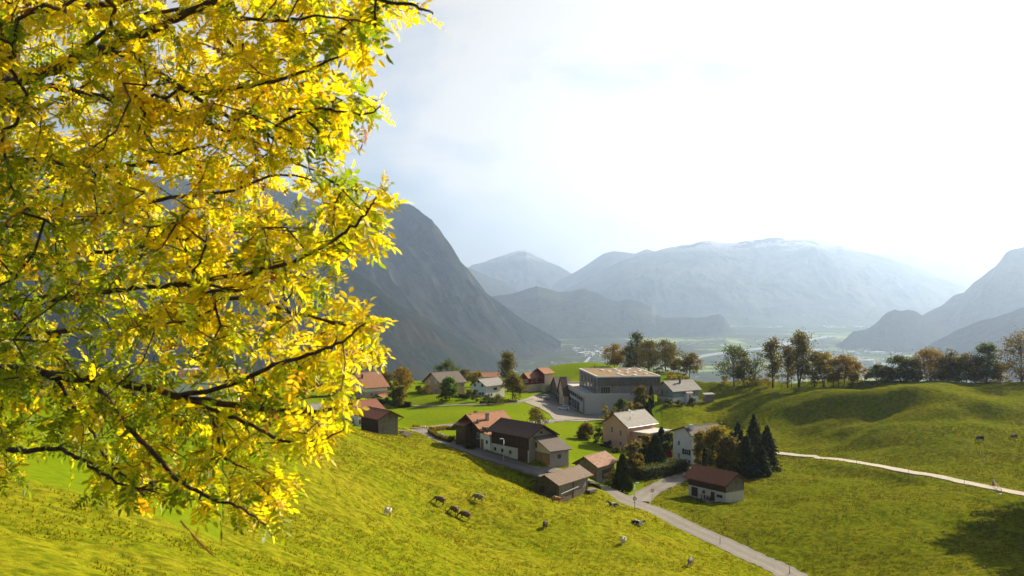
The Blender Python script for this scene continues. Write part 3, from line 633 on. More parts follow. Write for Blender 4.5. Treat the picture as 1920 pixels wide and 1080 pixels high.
def gutter(h, side='R'):
    """rain gutter and downpipe on the eave of the right wall, only for 'L' gables"""
    b = MB(); oe = .8; z = h.H - oe * h.s0 - .02
    b.tube([(-.5, -oe - .07, z), (h.WR + .5, -oe - .07, z)], .07, 6); b.tube([(.1, -oe - .07, z), (.1, -.12, z - .7), (.1, -.12, .1)], .045, 6); b.build('gutter', MAT['metal_grey'], h.root)

# 1 --- dark barn of the farm
h = new_house('barn', 'long dark timber barn with brown tiled roof joined to the farmhouse beside the road', 'barn', 991, 867, 189, 38, 922, 1037, 817)
gable_body(h, 'R', 29, 'wood_dark', 'tile_brown', 'plaster_old', 2.6, oe=.9, og=1.2)
b = MB().box(-.03, h.WL * .02, -1.5, 0.02, h.WL * .28, 4.6).build('barn_door', MAT['wood_brown'], h.root)
for a in (.10, .30, .52): window(h, 'L', a, 1.05, .75, .75, 'frame_brown', off=0.0, mull=0, bars=0)
b = MB()
for k in range(5): b.box(-.10, h.WL * (.06 + .045 * k), .1, -.035, h.WL * (.06 + .045 * k) + .12, 4.4)
b.build('door_batten', MAT['wood_brown'], h.root)
q = MB().prism([(-.02 + h.WR * .02, h.H - .3), (h.WR * .98, h.H - .3), (h.WR * .5, h.zr - .25)], -.09, -.045, 'y').build('gable_cladding', MAT['shingle_grey'], h.root)
q = MB().box(-.005 + .06, -.08, -1.5, h.WR, -.045, h.H - .31).build('gable_wall', MAT['plaster_grey'], h.root)
window(h, 'R', .5, h.H + .1, .6, .6, 'frame_brown', off=.09, mull=0, bars=0)
BARN = h
# 2 --- farmhouse
h = new_house('farmhouse', 'dark shingled farmhouse with orange tiled roof, white corner and small chimney', 'farmhouse', 902, 841, 201, 43, 861, 957, 801)
gable_body(h, 'L', 33, 'wood_brown', 'tile_orange', oe=1.3, og=1.3)
for a, z, w_, hh_ in ((.50, 6.4, .8, 1.35), (.85, 5.4, .75, 1.3), (.88, 2.2, .9, 1.4)): window(h, 'L', a, z, w_, hh_, 'frame_white')
# enclosed porch with copper-red lean-to roof
y1, y2 = h.WL * .40, h.WL * .82
MB().box(-2.2, y1, .2, -.01, y2, 5.1).build('porch', MAT['wood_brown'], h.root)
MB().prism([(-2.7, 5.15), (0.02, 5.9), (0.02, 6.05), (-2.7, 5.3)], y1 - .3, y2 + .3, 'y').build('porch_roof', MAT['copper_red'], h.root)
for k in range(3): window(h, 'L', 1 - (y1 + (y2 - y1) * (.2 + .3 * k)) / h.WL, 3.6, 1.0, 1.1, 'frame_brown', off=2.2, sill=False)
chimney(h, h.WR * .35, .20, 1.5, .6, 'plaster_grey'); chimney(h, h.WR * .3, .66, 1.0, .6, 'plaster_grey'); gutter(h)
# white corner block
e = h; k = House(); k.root = h.root; k.WL = 6.0; k.WR = 3
wx = 3.4
MB().box(-.3, -wx, -2, 5.5, -.02, h.H - 1.35).build('white_wall', MAT['plaster_bright'], h.root)
MB().prism([(-wx - .35, h.H - 1.55), (.0, h.H - 1.1), (.0, h.H - .95), (-wx - .35, h.H - 1.40)], -.7, 5.9, 'x').build('annex_roof', MAT['tile_orange'], h.root)
kk = House(); kk.root = h.root; kk.WL = wx; kk.WR = 3
def shift(o, dy):
    o.location.y += dy; return o
hh_ = House(); hh_.root = h.root; hh_.WL = 0; hh_.WR = 1
def wbox(c, w_, z0, z1, d0, d1, nm, mt, par): 
    b = MB().box(-.3 - d1, c - w_ / 2, z0, -.3 - d0, c + w_ / 2, z1); return b.build(nm, MAT[mt], par)
for sgn in (-1, 1): wbox(-1.7 + sgn * .75, .42, 3.95, 5.2, .005, .05, 'shutter', 'shutter_green', h.root)
f = wbox(-1.7, 1.0, 3.95, 5.2, .005, .06, 'window', 'frame_white', h.root); wbox(-1.7 - .23, .38, 4.05, 5.1, .055, .072, 'pane', 'glass', f); wbox(-1.7 + .23, .38, 4.05, 5.1, .055, .072, 'pane', 'glass', f)
d = wbox(-.75, 1.0, .1, 2.3, .005, .06, 'door', 'wood_door', h.root); wbox(-.45, .12, 1.1, 1.16, .065, .12, 'handle', 'metal_grey', d)
f = wbox(-2.4, .8, 1.3, 2.3, .005, .05, 'window', 'frame_white', h.root); wbox(-2.4, .62, 1.4, 2.2, .052, .07, 'pane', 'glass', f)
FARM = h
# 3 --- garage annex with two wooden doors
h = new_house('garage', 'small cream garage with two brown doors and lean-to roof at the end of the barn', 'garage', 1032, 872.5, 186.5, 38, 1001, 1066, 845)
def mono_body(h, wall, roof, rise, oe=.6, th=.18, wall2=None, down=2):
    prof = [(0, -down), (h.WL, -down), (h.WL, h.H + rise - .012), (0, h.H - .012)]
    MB().prism(prof, 0, h.WR, 'x').build('wall', MAT[wall], h.root)
    s_ = rise / h.WL
    prof = [(-oe, h.H - oe * s_), (-oe, h.H - oe * s_ + th), (h.WL + .05, h.H + rise + .05 * s_ + th), (h.WL + .05, h.H + rise + .05 * s_)]
    MB().prism(prof, -oe, h.WR + oe, 'x').build('roof', MAT[roof], h.root)
mono_body(h, 'plaster_cream', 'tile_taupe', 2.6)
for a in (.27, .75): door(h, 'L', a, 2.3, 2.3, 'wood_door', name='garage_door', panels=1)
MB().box(.01, -.045, -2, h.WR, -.005, h.H - .25).build('side_wall', MAT['plaster_grey'], h.root)  # right wall greyed: its shade is painted over the cream plaster
window(h, 'R', .48, 1.2, .9, .9, 'frame_brown', off=.045); window(h, 'L', .12, 3.2, .8, 1.2, 'frame_brown')
# 4 --- small log barn
h = new_house('log_barn', 'small weathered log barn with old brown tiles standing above the pasture beside the road', 'barn', 1045, 940, 175, 56, 1004.5, 1102, 906)
gable_body(h, 'L', 27, 'log_wood', 'tile_old', oe=.9, og=.9)
MB().box(.25, -.06, 1.2, h.WR - .25, -.005, h.H - .15).build('board_wall', MAT['wood_grey'], h.root)
MB().box(.3, -.05, -1.8, h.WR - .3, -.006, 1.19).build('board_base', MAT['log_wood'], h.root)
for k in range(3): MB().box(h.WR * (.02 + .47 * k), -.14, -2, h.WR * (.02 + .47 * k) + .22, -.065, h.H - .1).build('post', MAT['wood_dark'], h.root)
MB().tube([(.8, -.35, 1.35), (h.WR * .62, -.45, 1.75)], .09, 8).build('pole', MAT['metal_grey'], h.root)
door(h, 'L', .3, 1.2, 1.4, 'wood_dark', z=1.3, name='hatch', panels=1, handle=False)
for yy in (0, h.WL - .2):
    b = MB().box(-.10, yy + .02, -.5, -.002, yy + .18, 3.3)
    for k in range(12): b.box(-.22, yy, -.2 + k * .3, -.003, yy + .2, -.2 + k * .3 + .2)
    b.build('log_corner', MAT['log_wood'], h.root)
# 5 --- garage barn with patched tiles
h = new_house('shed', 'wooden garage shed with patchy red and brown tiles and light door behind the log barn', 'shed', 1119, 903, 198, 55, 1078, 1152, 873)
gable_body(h, 'L', 30, 'wood_grey', 'tile_patched', oe=.8, og=.9)
door(h, 'L', .72, 2.6, 2.6, 'wood_door', name='garage_door', panels=1); MB().box(h.WR * .3, -.05, .2, h.WR * .85, -.005, 2.2).build('side_door', MAT['wood_dark'], h.root)
# 6 --- right barn
h = new_house('stable', 'small stable with white lower storey, dark timber loft and red tiled roof on the slope', 'stable', 1361, 944, 185, 35, 1291, 1394.5, 906)
gable_body(h, 'R', 33, 'wood_dark', 'tile_red', 'plaster_old', 2.25, oe=.9, og=1.0)
q = MB().prism([(-.0, 2.3), (h.WR, 2.3), (h.WR, h.H - .1), (h.WR * .5, h.zr - .15), (0, h.H - .1)], -.11, -.045, 'y').build('gable_cladding', MAT['wood_grey'], h.root)
door(h, 'L', .17, 1.7, 1.9, 'wood_dark', panels=1); door(h, 'L', .66, .95, 1.75, 'wood_dark', panels=1)
window(h, 'L', .42, 1.05, .8, .7, 'frame_brown', bars=0); window(h, 'L', .84, .95, 1.7, .6, 'frame_brown', bars=0, sill=False)
STABLE = h
# 7 --- pink house
h = new_house('house', 'salmon pink house with pale grey slate roof, skylight and flat-roofed annex', 'house', 1175, 843, 237, 44, 1131, 1228, 798)
gable_body(h, 'L', 34, 'plaster_pink', 'slate_light', oe=.8, og=.7)
for a, z, hh_ in ((.38, 5.2 - 1.1, 1.7), (.75, 4.6 - 1.1, 1.7), (.75, .9, 1.1), (.30, .9, 1.3)): window(h, 'L', a, z, .8, hh_, 'frame_white', bars=0)
skylight(h, h.WR * .50, .42); MB().cyl(h.WR * .25, h.WL * .16, h.H + 1, h.H + 2.0, .09).build('vent_pipe', MAT['metal_dark'], h.root)
gutter(h); chimney(h, h.WR * .3, .62, 1.0, .5, 'metal_grey')
MB().box(h.WR * .16, -6.0, -2.5, h.WR * .92, -.01, h.H - 1.9).build('annex_wall', MAT['plaster_pink'], h.root)
MB().box(h.WR * .16 - .4, -6.4, h.H - 1.89, h.WR * .92 + .4, -.02, h.H - 1.65).build('annex_roof', MAT['concrete_light'], h.root)
MB().box(h.WR * .16 - .045, -4.6, h.H - 3.3, h.WR * .16 - .003, -2.4, h.H - 2.7).build('window', MAT['glass'], h.root)
MB().box(h.WR * .16 - .05, -5.2, -2, h.WR * .16 - .003, -2.2, .1).build('garage_door', MAT['plaster_grey'], h.root)
# 8 --- white house behind the stable
h = new_house('house', 'white house with green shutters half hidden by birches and dark spruces', 'house', 1297, 869, 225, 32, 1262, 1352, 814)
gable_body(h, 'L', 20, 'plaster_white', 'tile_taupe', oe=.7, og=.7, apex=.30)
window(h, 'L', .32, 4.1, .8, 1.2, 'frame_white', bars=0); window(h, 'L', .72, 2.0, 1.5, 1.4, 'frame_white', shutters='shutter_green'); window(h, 'L', .32, .6, .7, 1.4, 'frame_white', bars=0)
chimney(h, .9, .18, 1.0, 1.0, 'plaster_bright', 'metal_grey'); window(h, 'R', .4, 1.0, 1.4, 1.4); window(h, 'R', .75, 1.0, 1.4, 1.4)
# 10 --- blue and white house
h = new_house('house', 'white house with blue-grey upper storey and grey slate roof at the foot of the hill', 'house', 1262, 762, 303, 34, 1232, 1310, 732)
gable_body(h, 'L', 34, 'plaster_blue', 'slate_grey', 'plaster_white', 3.0, oe=.9, og=.9)
for a in (.36, .66): window(h, 'L', a, 4.0, .9, 1.6, 'frame_white', off=.04)
for a in (.2, .55, .85): window(h, 'L', a, 1.0, .8, 1.2, 'frame_white')
chimney(h, h.WR * .48, .34, 1.6, .5, 'metal_dark'); skylight(h, h.WR * .42, .25, .7, .9)
MB().box(h.WR * .42, -1.6, -1.5, h.WR * .62, -.045, 4.3).build('bay_wall', MAT['plaster_white'], h.root); MB().prism([(-2.0, 4.2), (0.4, 5.4), (.4, 5.6), (-2.0, 4.4)], h.WR * .40 - .1, h.WR * .64 + .1, 'x').build('bay_roof', MAT['slate_grey'], h.root)
window(h, 'R', .52, 2.6, .8, 1.2, off=1.6); window(h, 'R', .2, .9, 1.2, 1.3); window(h, 'R', .82, .9, 1.2, 1.3); window(h, 'R', .82, 3.7, 1.1, 1.1, off=.04)
MB().box(-.06, h.WL * .2, -1.6, -.003, h.WL * .45, .6).build('garage_door', MAT['shutter_grey'], h.root)
# 11 --- hut on the hill
h = new_house('hut', 'small grey wooden hut with flat pale roof on the grassy hill', 'hut', 1322, 752, 309, 20, 1317.5, 1339, 740)
mono_body(h, 'wood_grey', 'slate_light', .35, .25, .12); door(h, 'L', .5, .7, 1.5, 'wood_dark', panels=1)
# 12 --- orange-beige house
h = new_house('house', 'wide ochre house with large grey-brown gable roof and a red shed in front', 'house', 826, 740, 322, 40, 796, 871, 718)
gable_body(h, 'L', 33, 'plaster_ochre', 'tile_taupe', oe=.8, og=.8)
for a, z in ((.25, 3.9), (.7, 3.9), (.25, 1.0), (.7, 1.0)): window(h, 'L', a, z, 1.1, 1.3, shutters='shutter_grey')
window(h, 'L', .5, 6.0, .8, .9)
for a in (.15, .4, .65, .9): window(h, 'R', a, 2.4, 1.0, 1.2, shutters='shutter_grey')
# 13 --- white house with grey roof
h = new_house('house', 'white house with light grey gable roof next to a round tree', 'house', 911, 748, 314, 50, 884, 946, 724)
gable_body(h, 'L', 31, 'plaster_bright', 'slate_grey', oe=.5, og=.5)
for a, z in ((.25, 4.2), (.5, 5.6), (.75, 4.2), (.2, 1.2), (.8, 1.2)): window(h, 'L', a, z, .8, 1.1, 'frame_brown', bars=0)
door(h, 'L', .6, 1.0, 2.1, 'metal_dark'); window(h, 'R', .5, 2.9, 2.0, .8, 'frame_brown', mull=3, bars=0)
for a in (.15, .3): window(h, 'R', a, .9, .7, .9, 'frame_brown', bars=0)
# 14 --- red house
h = new_house('house', 'dark red timber house with cream ground floor and orange roofs', 'house', 1021, 735, 350, 42, 1000, 1036, 700)
gable_body(h, 'L', 28, 'plaster_red', 'tile_terracotta', 'plaster_cream', 3.4, oe=.7, og=.8)
MB().box(.0, -.06, -1.5, h.WR + .01, -.043, h.H - .2).build('side_wall', MAT['plaster_cream'], h.root)
# front wing
xw = 6.5; wl = h.WL * .62
MB().box(-xw, h.WL - wl, -3, -.05, h.WL - .05, 3.2).build('wing_lower_wall', MAT['plaster_cream'], h.root)
z1 = 5.9
MB().prism([(h.WL - wl - .04, 3.203), (h.WL, 3.203), (h.WL, z1), (h.WL - wl / 2, z1 + 1.9), (h.WL - wl - .04, z1)], -xw - .04, -.05, 'x').build('wing_upper_wall', MAT['plaster_red'], h.root)
MB().prism([(h.WL - wl - .7, z1 - .35), (h.WL - wl - .7, z1 - .13), (h.WL - wl / 2, z1 + 2.13), (h.WL + .6, z1 - .13), (h.WL + .6, z1 - .35), (h.WL - wl / 2, z1 + 1.91)], -xw - .8, -.05, 'x').build('wing_roof', MAT['tile_terracotta'], h.root)
for a in (.1, .35, .52): window(h, 'L', a, 4.0, .9, 1.2, off=xw + .04)
door(h, 'L', .35, 2.2, 1.9, 'tile_red', z=-1.6, off=xw, name='garage_door', panels=1, handle=False); MB().box(-xw - .6, h.WL - wl + .2, 2.9, -xw - .05, h.WL - .2, 3.1).build('balcony', MAT['balcony_wood'], h.root)
q = House(); q.root = h.root; q.WL = h.WL; q.WR = xw
for fx in (.3, .7):
    b = MB().box(-xw * fx - .5, h.WL - wl - .10, 4.0, -xw * fx + .5, h.WL - wl - .045, 5.2); f = b.build('window', MAT['frame_white'], h.root); MB().box(-xw * fx - .42, h.WL - wl - .115, 4.08, -xw * fx + .42, h.WL - wl - .103, 5.12).build('pane', MAT['glass'], f)
# 15 --- far orange roof
h = new_house('house', 'house with orange tiled roof mostly hidden behind the light grey roof', 'house', 908, 722, 352, 25, 900, 935, 706)
gable_body(h, 'L', 30, 'plaster_cream', 'tile_terracotta'); window(h, 'R', .5, 2, 1, 1.2)
# 16 --- left house with white band
h = new_house('house', 'beige house with white upper band and orange tiled roof behind the red-roofed barn', 'house', 685, 747, 318, 36, 652, 726, 726)
gable_body(h, 'L', 33, 'plaster_bright', 'tile_terracotta', 'plaster_beige', 2.4, oe=.8, og=.8)
window(h, 'R', .28, .7, .9, 1.2); chimney(h, h.WR * .1, .3, 1.3, .5, 'metal_dark'); window(h, 'L', .3, .7, 1, 1.2); window(h, 'L', .7, .7, 1, 1.2); window(h, 'L', .5, 4.2, 1, 1.2, off=.04)
MB().box(h.WR * .55, -5.5, -2.5, h.WR * .98, -.01, 0.4).build('carport_wall', MAT['plaster_grey'], h.root); MB().prism([(-6.0, .3), (0, 1.2), (0, 1.4), (-6.0, .5)], h.WR * .45, h.WR + .6, 'x').build('carport_roof', MAT['tile_terracotta'], h.root)
# 17 --- left barn and the house behind it
h = new_house('barn', 'grey board barn with red-brown roof beside the bend of the road', 'barn', 710, 815, 208, 38, 677, 746, 783)
gable_body(h, 'R', 27, 'wood_grey', 'tile_red', oe=.9, og=1.3)
MB().box(-.05, .3, -1, -.005, h.WL - .3, h.H - .5).build('plank_wall', MAT['wood_dark'], h.root)
for k in range(2): MB().tube([(h.WR * (k), -.1, h.H - 1.2), (h.WR * k + (.9 if k else -.9), -1.0, h.H - .45)], .08, 6).build('brace', MAT['wood_brown'], h.root)
h = new_house('farmhouse', 'white farmhouse with long red-brown roof half hidden by the yellow branches', 'farmhouse', 672, 803, 222, 44, 640, 716, 772)
gable_body(h, 'L', 30, 'plaster_bright', 'tile_red', oe=1.0, og=1.0); chimney(h, .8, .62, 1.3, .7, 'plaster_bright')
for a in (.3, .7): window(h, 'L', a, 3.4, 1, 1.3); window(h, 'L', a, .9, 1, 1.3)
window(h, 'R', .08, 1.0, 1.0, 1.2)
# 18 --- big white house behind the branches
h = new_house('apartment_house', 'tall white apartment house with brown tiled roof seen through the yellow leaves', 'house', 344, 768, 214, 14, 326, 452, 690)
gable_body(h, 'L', 30, 'plaster_bright', 'tile_patched', oe=1.0, og=1.0)
for z in (.5, 3.4, 6.2):
    for a in (.12, .38, .62, .86): window(h, 'R', a, z, 1.3, 1.4, 'frame_white', bars=0)
    for a in (.3, .7): window(h, 'L', a, z, 1.1, 1.3)
gutter(h); MB().box(-2.4, h.WL * .3, 2.9, -.01, h.WL * .95, 3.1).build('balcony', MAT['balcony_wood'], h.root)
# 19 --- others glimpsed through the tree
h = new_house('house', 'low house with pinkish tiled roof glimpsed between leaves right of the apartment house', 'house', 490, 742, 300, 30, 470, 528, 727)
gable_body(h, 'L', 30, 'plaster_white', 'tile_terracotta'); window(h, 'R', .3, .8, 1, 1.2); window(h, 'R', .7, .8, 1, 1.2)
h = new_house('shed', 'low shed with weathered grey roof peeking over the brow of the meadow', 'shed', 600, 790, 222, 40, 560, 625, 778)
gable_body(h, 'L', 20, 'wood_grey', 'slate_grey', og=.5)
h = new_house('house', 'dark timber house behind the leaves at the left edge', 'house', 22, 752, 225, 28, 4, 74, 722)
h.WL, h.WR = 9.0, 8.0
gable_body(h, 'L', 28, 'wood_brown', 'tile_brown', 'plaster_white', 2.6, oe=1., og=1.); window(h, 'R', .3, .7, 1.1, 1.2); window(h, 'R', .7, .7, 1.1, 1.2); window(h, 'R', .5, 3.3, 1.1, 1.2, off=.04)
# 20 --- brown roofed workshop left of the school
h = new_house('workshop', 'old workshop with brown roof and tall doors beside the parking lot', 'workshop', 1049, 756, 336, 8, 1031, 1075, 738)
gable_body(h, 'L', 27, 'wood_grey', 'tile_taupe', oe=.5, og=.4)
for a in (.2, .45, .7, .9): window(h, 'L', a, .3, 2.0, 2.4, 'frame_brown')
h = new_house('house', 'small steep gabled house squeezed between workshop and school', 'house', 1058, 757, 326, 6.4, 1046, 1066, 741)
gable_body(h, 'L', 38, 'plaster_cream', 'tile_brown', oe=.5, og=.4); window(h, 'L', .3, .6, 1.2, 1.8); window(h, 'L', .7, .6, 1.2, 1.8)
# 9 --- school
h = new_house('school', 'modern concrete school with dark upper block, terrace and reddish planted roof with round skylights', 'school', 1096, 778, 300, 6.4, 1057, 1196, 742, 'houses and barns of the village')
WLs, WRs, Hs = h.WL, h.WR, h.H
MB().box(0, 0, -3, WRs, WLs, Hs).build('lower_wall', MAT['concrete'], h.root)
b = MB(); t = .35
b.box(-.06, -.06, Hs + .003, WRs + .06, t, Hs + .7); b.box(-.06, WLs - t, Hs + .003, WRs + .06, WLs + .06, Hs + .7); b.box(-.06, t + .002, Hs + .003, t, WLs - t - .002, Hs + .7); b.build('parapet', MAT['concrete_light'], h.root)
xu = 4.6
b = MB().box(xu, .5, Hs + .01, xu + 22.5, 35.5, Hs + 6.2); up = b.build('upper_block', MAT['cladding'], h.root)
b = MB(); X0, X1, Y0, Y1, Z = xu - .08, xu + 22.58, .42, 35.58, Hs + 6.203
b.box(X0, Y0, Z, X1, Y0 + .45, Z + .45); b.box(X0, Y1 - .45, Z, X1, Y1, Z + .45); b.box(X0, Y0 + .452, Z, X0 + .45, Y1 - .452, Z + .45); b.box(X1 - .45, Y0 + .452, Z, X1, Y1 - .452, Z + .45); b.build('roof_edge', MAT['white_paint'], up)
MB().box(X0 + .46, Y0 + .46, Z, X1 - .46, Y1 - .46, Z + .28).build('planted_roof', MAT['sedum'], up)
rr = random.Random(3)
for (fx, fy) in ((.30, .75), (.36, .55), (.42, .15), (.42, .30), (.52, .55), (.60, .40), (.62, .12), (.70, .68), (.74, .42), (.80, .85), (.85, .25), (.55, .82), (.88, .6)):
    q = MB().tube([(xu + 22.5 * fx, 35 * fy, Z + .28), (xu + 22.5 * fx, 35 * fy, Z + .55), (xu + 22.5 * fx, 35 * fy, Z + .75)], [.85, .85, .45], 16); q.build('skylight_dome', MAT['white_paint'], h.root)
# fins and tall windows on the long left side, glazed recess on the front
for k in range(5):
    y = 3 + k * 6.3
    for j in range(2):
        f = MB().box(xu - .05, y + j * 1.7, Hs + 1.0, xu - .004, y + j * 1.7 + 1.1, Hs + 5.2).build('window', MAT['metal_dark'], h.root); MB().box(xu - .065, y + j * 1.7 + .1, Hs + 1.1, xu - .052, y + j * 1.7 + 1.0, Hs + 5.1).build('pane', MAT['glass'], f)
f = MB().box(xu + 1.2, .44, Hs + .3, xu + 4.6, .49, Hs + 3.0).build('window', MAT['metal_grey'], h.root)
for k in range(4): MB().box(xu + 1.3 + k * .82, .415, Hs + .4, xu + 2.0 + k * .82, .438, Hs + 2.9).build('pane', MAT['glass'], f)
b = MB()
for k in range(70): b.box(xu + .1 + k * .32, .40, Hs + 3.2, xu + .16 + k * .32, .498, Hs + 6.15)
b.build('fins', MAT['metal_dark'], up)
for k in range(9):
    y = 3.0 + k * 4.4
    f = MB().box(-.06, y, 4.2, -.004, y + 3.6, 5.7).build('window', MAT['frame_brown'], h.root); MB().box(-.078, y + .12, 4.3, -.062, y + 3.48, 5.6).build('pane', MAT['glass'], f)
for k in range(5):
    y = 10.0 + k * 5.6
    f = MB().box(-.06, y, .1, -.004, y + 4.8, 3.2).build('glass_door', MAT['metal_dark'], h.root); MB().box(-.078, y + .15, .2, -.062, y + 4.65, 3.1).build('pane', MAT['glass'], f)
MB().box(-.05, .05, -1, -.004, 3.0, 5.7).build('fluted_panel', MAT['cladding'], h.root)
MB().box(WRs - .01, 0.4, 0, WRs + 2.2, 8, Hs + 1.6).build('terrace_wall', MAT['concrete_light'], h.root)
# ------------------------------------------------------------------ trees of the village and the ridge
def leaf_mat(name, trans=.5, rough=.6, hue=0.04):
    m = NT(name); a = m.n('ShaderNodeVertexColor', layer_name='tint'); f = m.noise(m.obj(), 1.4, 3)
    c = m.mix(m.ramp(f, [(.3, 0.), (.7, .5)]), a.outputs[0], m.mix(1.0, a.outputs[0], (.72, .66, .6), 'MULTIPLY'))
    d = m.bsdf(c, rough, spec=.06); t = m.n('ShaderNodeBsdfTranslucent'); m.l(c, t.inputs['Color']); mx_ = m.n('ShaderNodeMixShader'); mx_.inputs[0].default_value = trans
    m.l(d.outputs[0], mx_.inputs[1]); m.l(t.outputs[0], mx_.inputs[2]); m.l(mx_.outputs[0], m.out.inputs['Surface']); return m.m
leaf_mat('foliage', .5); leaf_mat('needles', .15, .7)
simple('bark', (.075, .058, .045), .9, .35, 4, bump=.02)
PAL = {
 'green': [(.06, .09, .012), (.10, .13, .018), (.15, .16, .02)], 'olive': [(.09, .09, .014), (.15, .13, .02), (.21, .16, .022)],
 'dark': [(.045, .06, .012), (.07, .085, .015), (.10, .10, .018)], 'orange': [(.26, .16, .014), (.36, .22, .014), (.17, .14, .015)],
 'yellow': [(.30, .23, .018), (.36, .25, .015), (.19, .17, .018)], 'brown': [(.17, .125, .02), (.22, .16, .022), (.11, .10, .016)],
 'mixed': [(.13, .12, .016), (.26, .16, .016), (.09, .10, .015)], 'bright': [(.10, .17, .015), (.14, .20, .02), (.08, .13, .015)],
 'red': [(.45, .015, .012), (.32, .01, .01), (.25, .02, .012)], 'spruce': [(.028, .042, .012), (.045, .06, .016), (.065, .07, .018)], 'thuja': [(.028, .045, .010), (.045, .065, .013), (.07, .08, .015)],
}
def leaf_cloud(C, N, size, pal, rg, elong=1.0, droop=None):
    """C (n,3) leaf centres -> quads mesh arrays with colours"""
    n = len(C); a = rg.normal(size=(n, 3)); a /= np.linalg.norm(a, axis=1)[:, None]
    if droop is not None: a = droop
    b = np.cross(a, rg.normal(size=(n, 3))); b /= np.linalg.norm(b, axis=1)[:, None] + 1e-9
    s = size * rg.uniform(.55, 1.25, n)[:, None]; u = a * s * elong; v = b * s * .62
    V = np.stack([C - u, C + v * .9 - u * .1, C + u, C - v * .9 + u * .15], 1).reshape(-1, 3); V += rg.normal(size=V.shape) * size * .08
    p = np.array(PAL[pal]); w = rg.dirichlet([1.1] * len(p), n); c = (w @ p) * rg.uniform(.8, 1.2, n)[:, None]
    return V, np.repeat(c, 4, 0)
def make_tree(base, H, Wd, pal, seed, clumps=40, per=84, leaf=.38, trunk_frac=.2, sparse=0.0, shape='round', name='deciduous_tree', label=None, cat='tree', group=None, multi=1, bare=False):
    rg = np.random.default_rng(seed); rr = random.Random(seed)
    root = empty(name, base, rr.uniform(0, 6.28), label, cat, group)
    tb = MB(); rw = Wd / 2; cz0 = H * trunk_frac; ch = H - cz0
    tr = max(.09, H * .018)
    lean = [(rr.uniform(-.06, .06) * H, rr.uniform(-.06, .06) * H) for _ in range(multi)]
    tops = []
    for k in range(multi):
        ox, oy = (0, 0) if multi == 1 else (rw * .35 * math.cos(k * 2.4), rw * .35 * math.sin(k * 2.4))
        pts = [(0, 0, -.6), (ox * .3, oy * .3, H * .15), (ox * .8 + lean[k][0] * .4, oy * .8 + lean[k][1] * .4, H * .45), (ox + lean[k][0], oy + lean[k][1], H * .75), (ox + lean[k][0] * 1.3, oy + lean[k][1] * 1.3, H * .95)]
        tb.tube(pts, [tr * 1.3, tr, tr * .7, tr * .4, tr * .12], 6); tops.append([Vector(p) for p in pts])
    Cs = []; cl = []
    for i in range(clumps):
        # crown envelope: egg shape with a ragged outline
        hz_ = rr.random() ** .85; z = cz0 + ch * hz_
        if shape == 'round': er = math.sqrt(max(0.02, 1 - (2 * hz_ - .9) ** 2 * .95))
        elif shape == 'tall': er = (1 - hz_) ** .45 * (.45 + .7 * hz_)
        else: er = math.sqrt(max(.05, 1 - hz_ ** 2))
        ang = rr.uniform(0, 6.28); q = rw * er * math.sqrt(rr.uniform(.12, 1.0)) * rr.uniform(.75, 1.08)
        c = Vector((math.cos(ang) * q, math.sin(ang) * q, z)); tk = tops[i % multi]
        st = tk[2].lerp(tk[3], rr.random()) if hz_ > .5 else tk[1].lerp(tk[2], rr.random())
        st = Vector((st.x, st.y, min(st.z, z * .92)))
        mid = st.lerp(c, .5) + Vector((0, 0, .06 * H * rr.uniform(-.3, 1)))
        tb.tube([st, mid, c], [tr * .38, tr * .22, tr * .07], 4, False)
        cl.append((c, rr.uniform(.6, 1.25)))
    for c, sc in cl:
        n = int(per * sc * (1 - sparse)); g = rg.normal(size=(n, 3)) * np.array([1, 1, .62]) * sc * min(rw, ch * .6) * .21
        Cs.append(np.array(c) + g)
    tb.build('trunk', MAT['bark'], root, True)
    C = np.concatenate(Cs); C[:, 2] = np.maximum(C[:, 2], .1)
    V, c = leaf_cloud(C, None, leaf, pal, rg)
    me = mesh_np('crown', V, np.arange(len(V)), 4, [MAT['foliage']], False, c); o = bpy.data.objects.new('crown', me); link(o, root)
    return root
def make_spruce(base, H, Wd, seed, pal='spruce', name='spruce_tree', label=None, group=None, cat='tree', tight=False):
    rg = np.random.default_rng(seed); root = empty(name, base, seed * .7, label, cat, group)
    MB().tube([(0, 0, -.5), (0, 0, H * .5), (0, 0, H * .97)], [H * .016, H * .010, .03], 6).build('trunk', MAT['bark'], root, True)
    n = int(3600 * (1.4 if tight else 1)); h = 1 - rg.random(n) ** .62 if tight else 1 - rg.random(n) ** .7
    h = rg.beta(1.05, 1.6, n); tiers = 17; ang = rg.uniform(0, 6.28, n)
    if tight: rad = Wd / 2 * np.clip(1 - h, 0, 1) ** .62 * (.9 + .14 * np.sin(ang * 5 + h * 17)); r = rad * rg.uniform(.72, 1.0, n)
    else:
        hq = (np.floor(h * tiers) + .5) / tiers; fr = h * tiers - np.floor(h * tiers)
        spoke = .55 + .5 * np.abs(np.sin(ang * 3.5 + hq * 40)) + .35 * (vnoise(ang * 1.3 + seed, hq * 9, 4) - .3); rad = Wd / 2 * (1 - h) ** .62 * (1.1 - .45 * fr) * spoke; r = rad * rg.uniform(.25, 1.0, n) ** .6
    z = H * (.05 + .94 * h) - (0 if tight else 1) * r * .16
    C = np.stack([np.cos(ang) * r, np.sin(ang) * r, z], 1); dr = np.stack([np.cos(ang), np.sin(ang), np.full(n, -.35 if not tight else 1.4)], 1) + rg.normal(size=(n, 3)) * .3; dr /= np.linalg.norm(dr, axis=1)[:, None]
    V, c = leaf_cloud(C, None, .30 if tight else .36, pal, rg, 1.25, dr)
    me = mesh_np('crown', V, np.arange(len(V)), 4, [MAT['needles']], False, c); link(bpy.data.objects.new('crown', me), root); return root
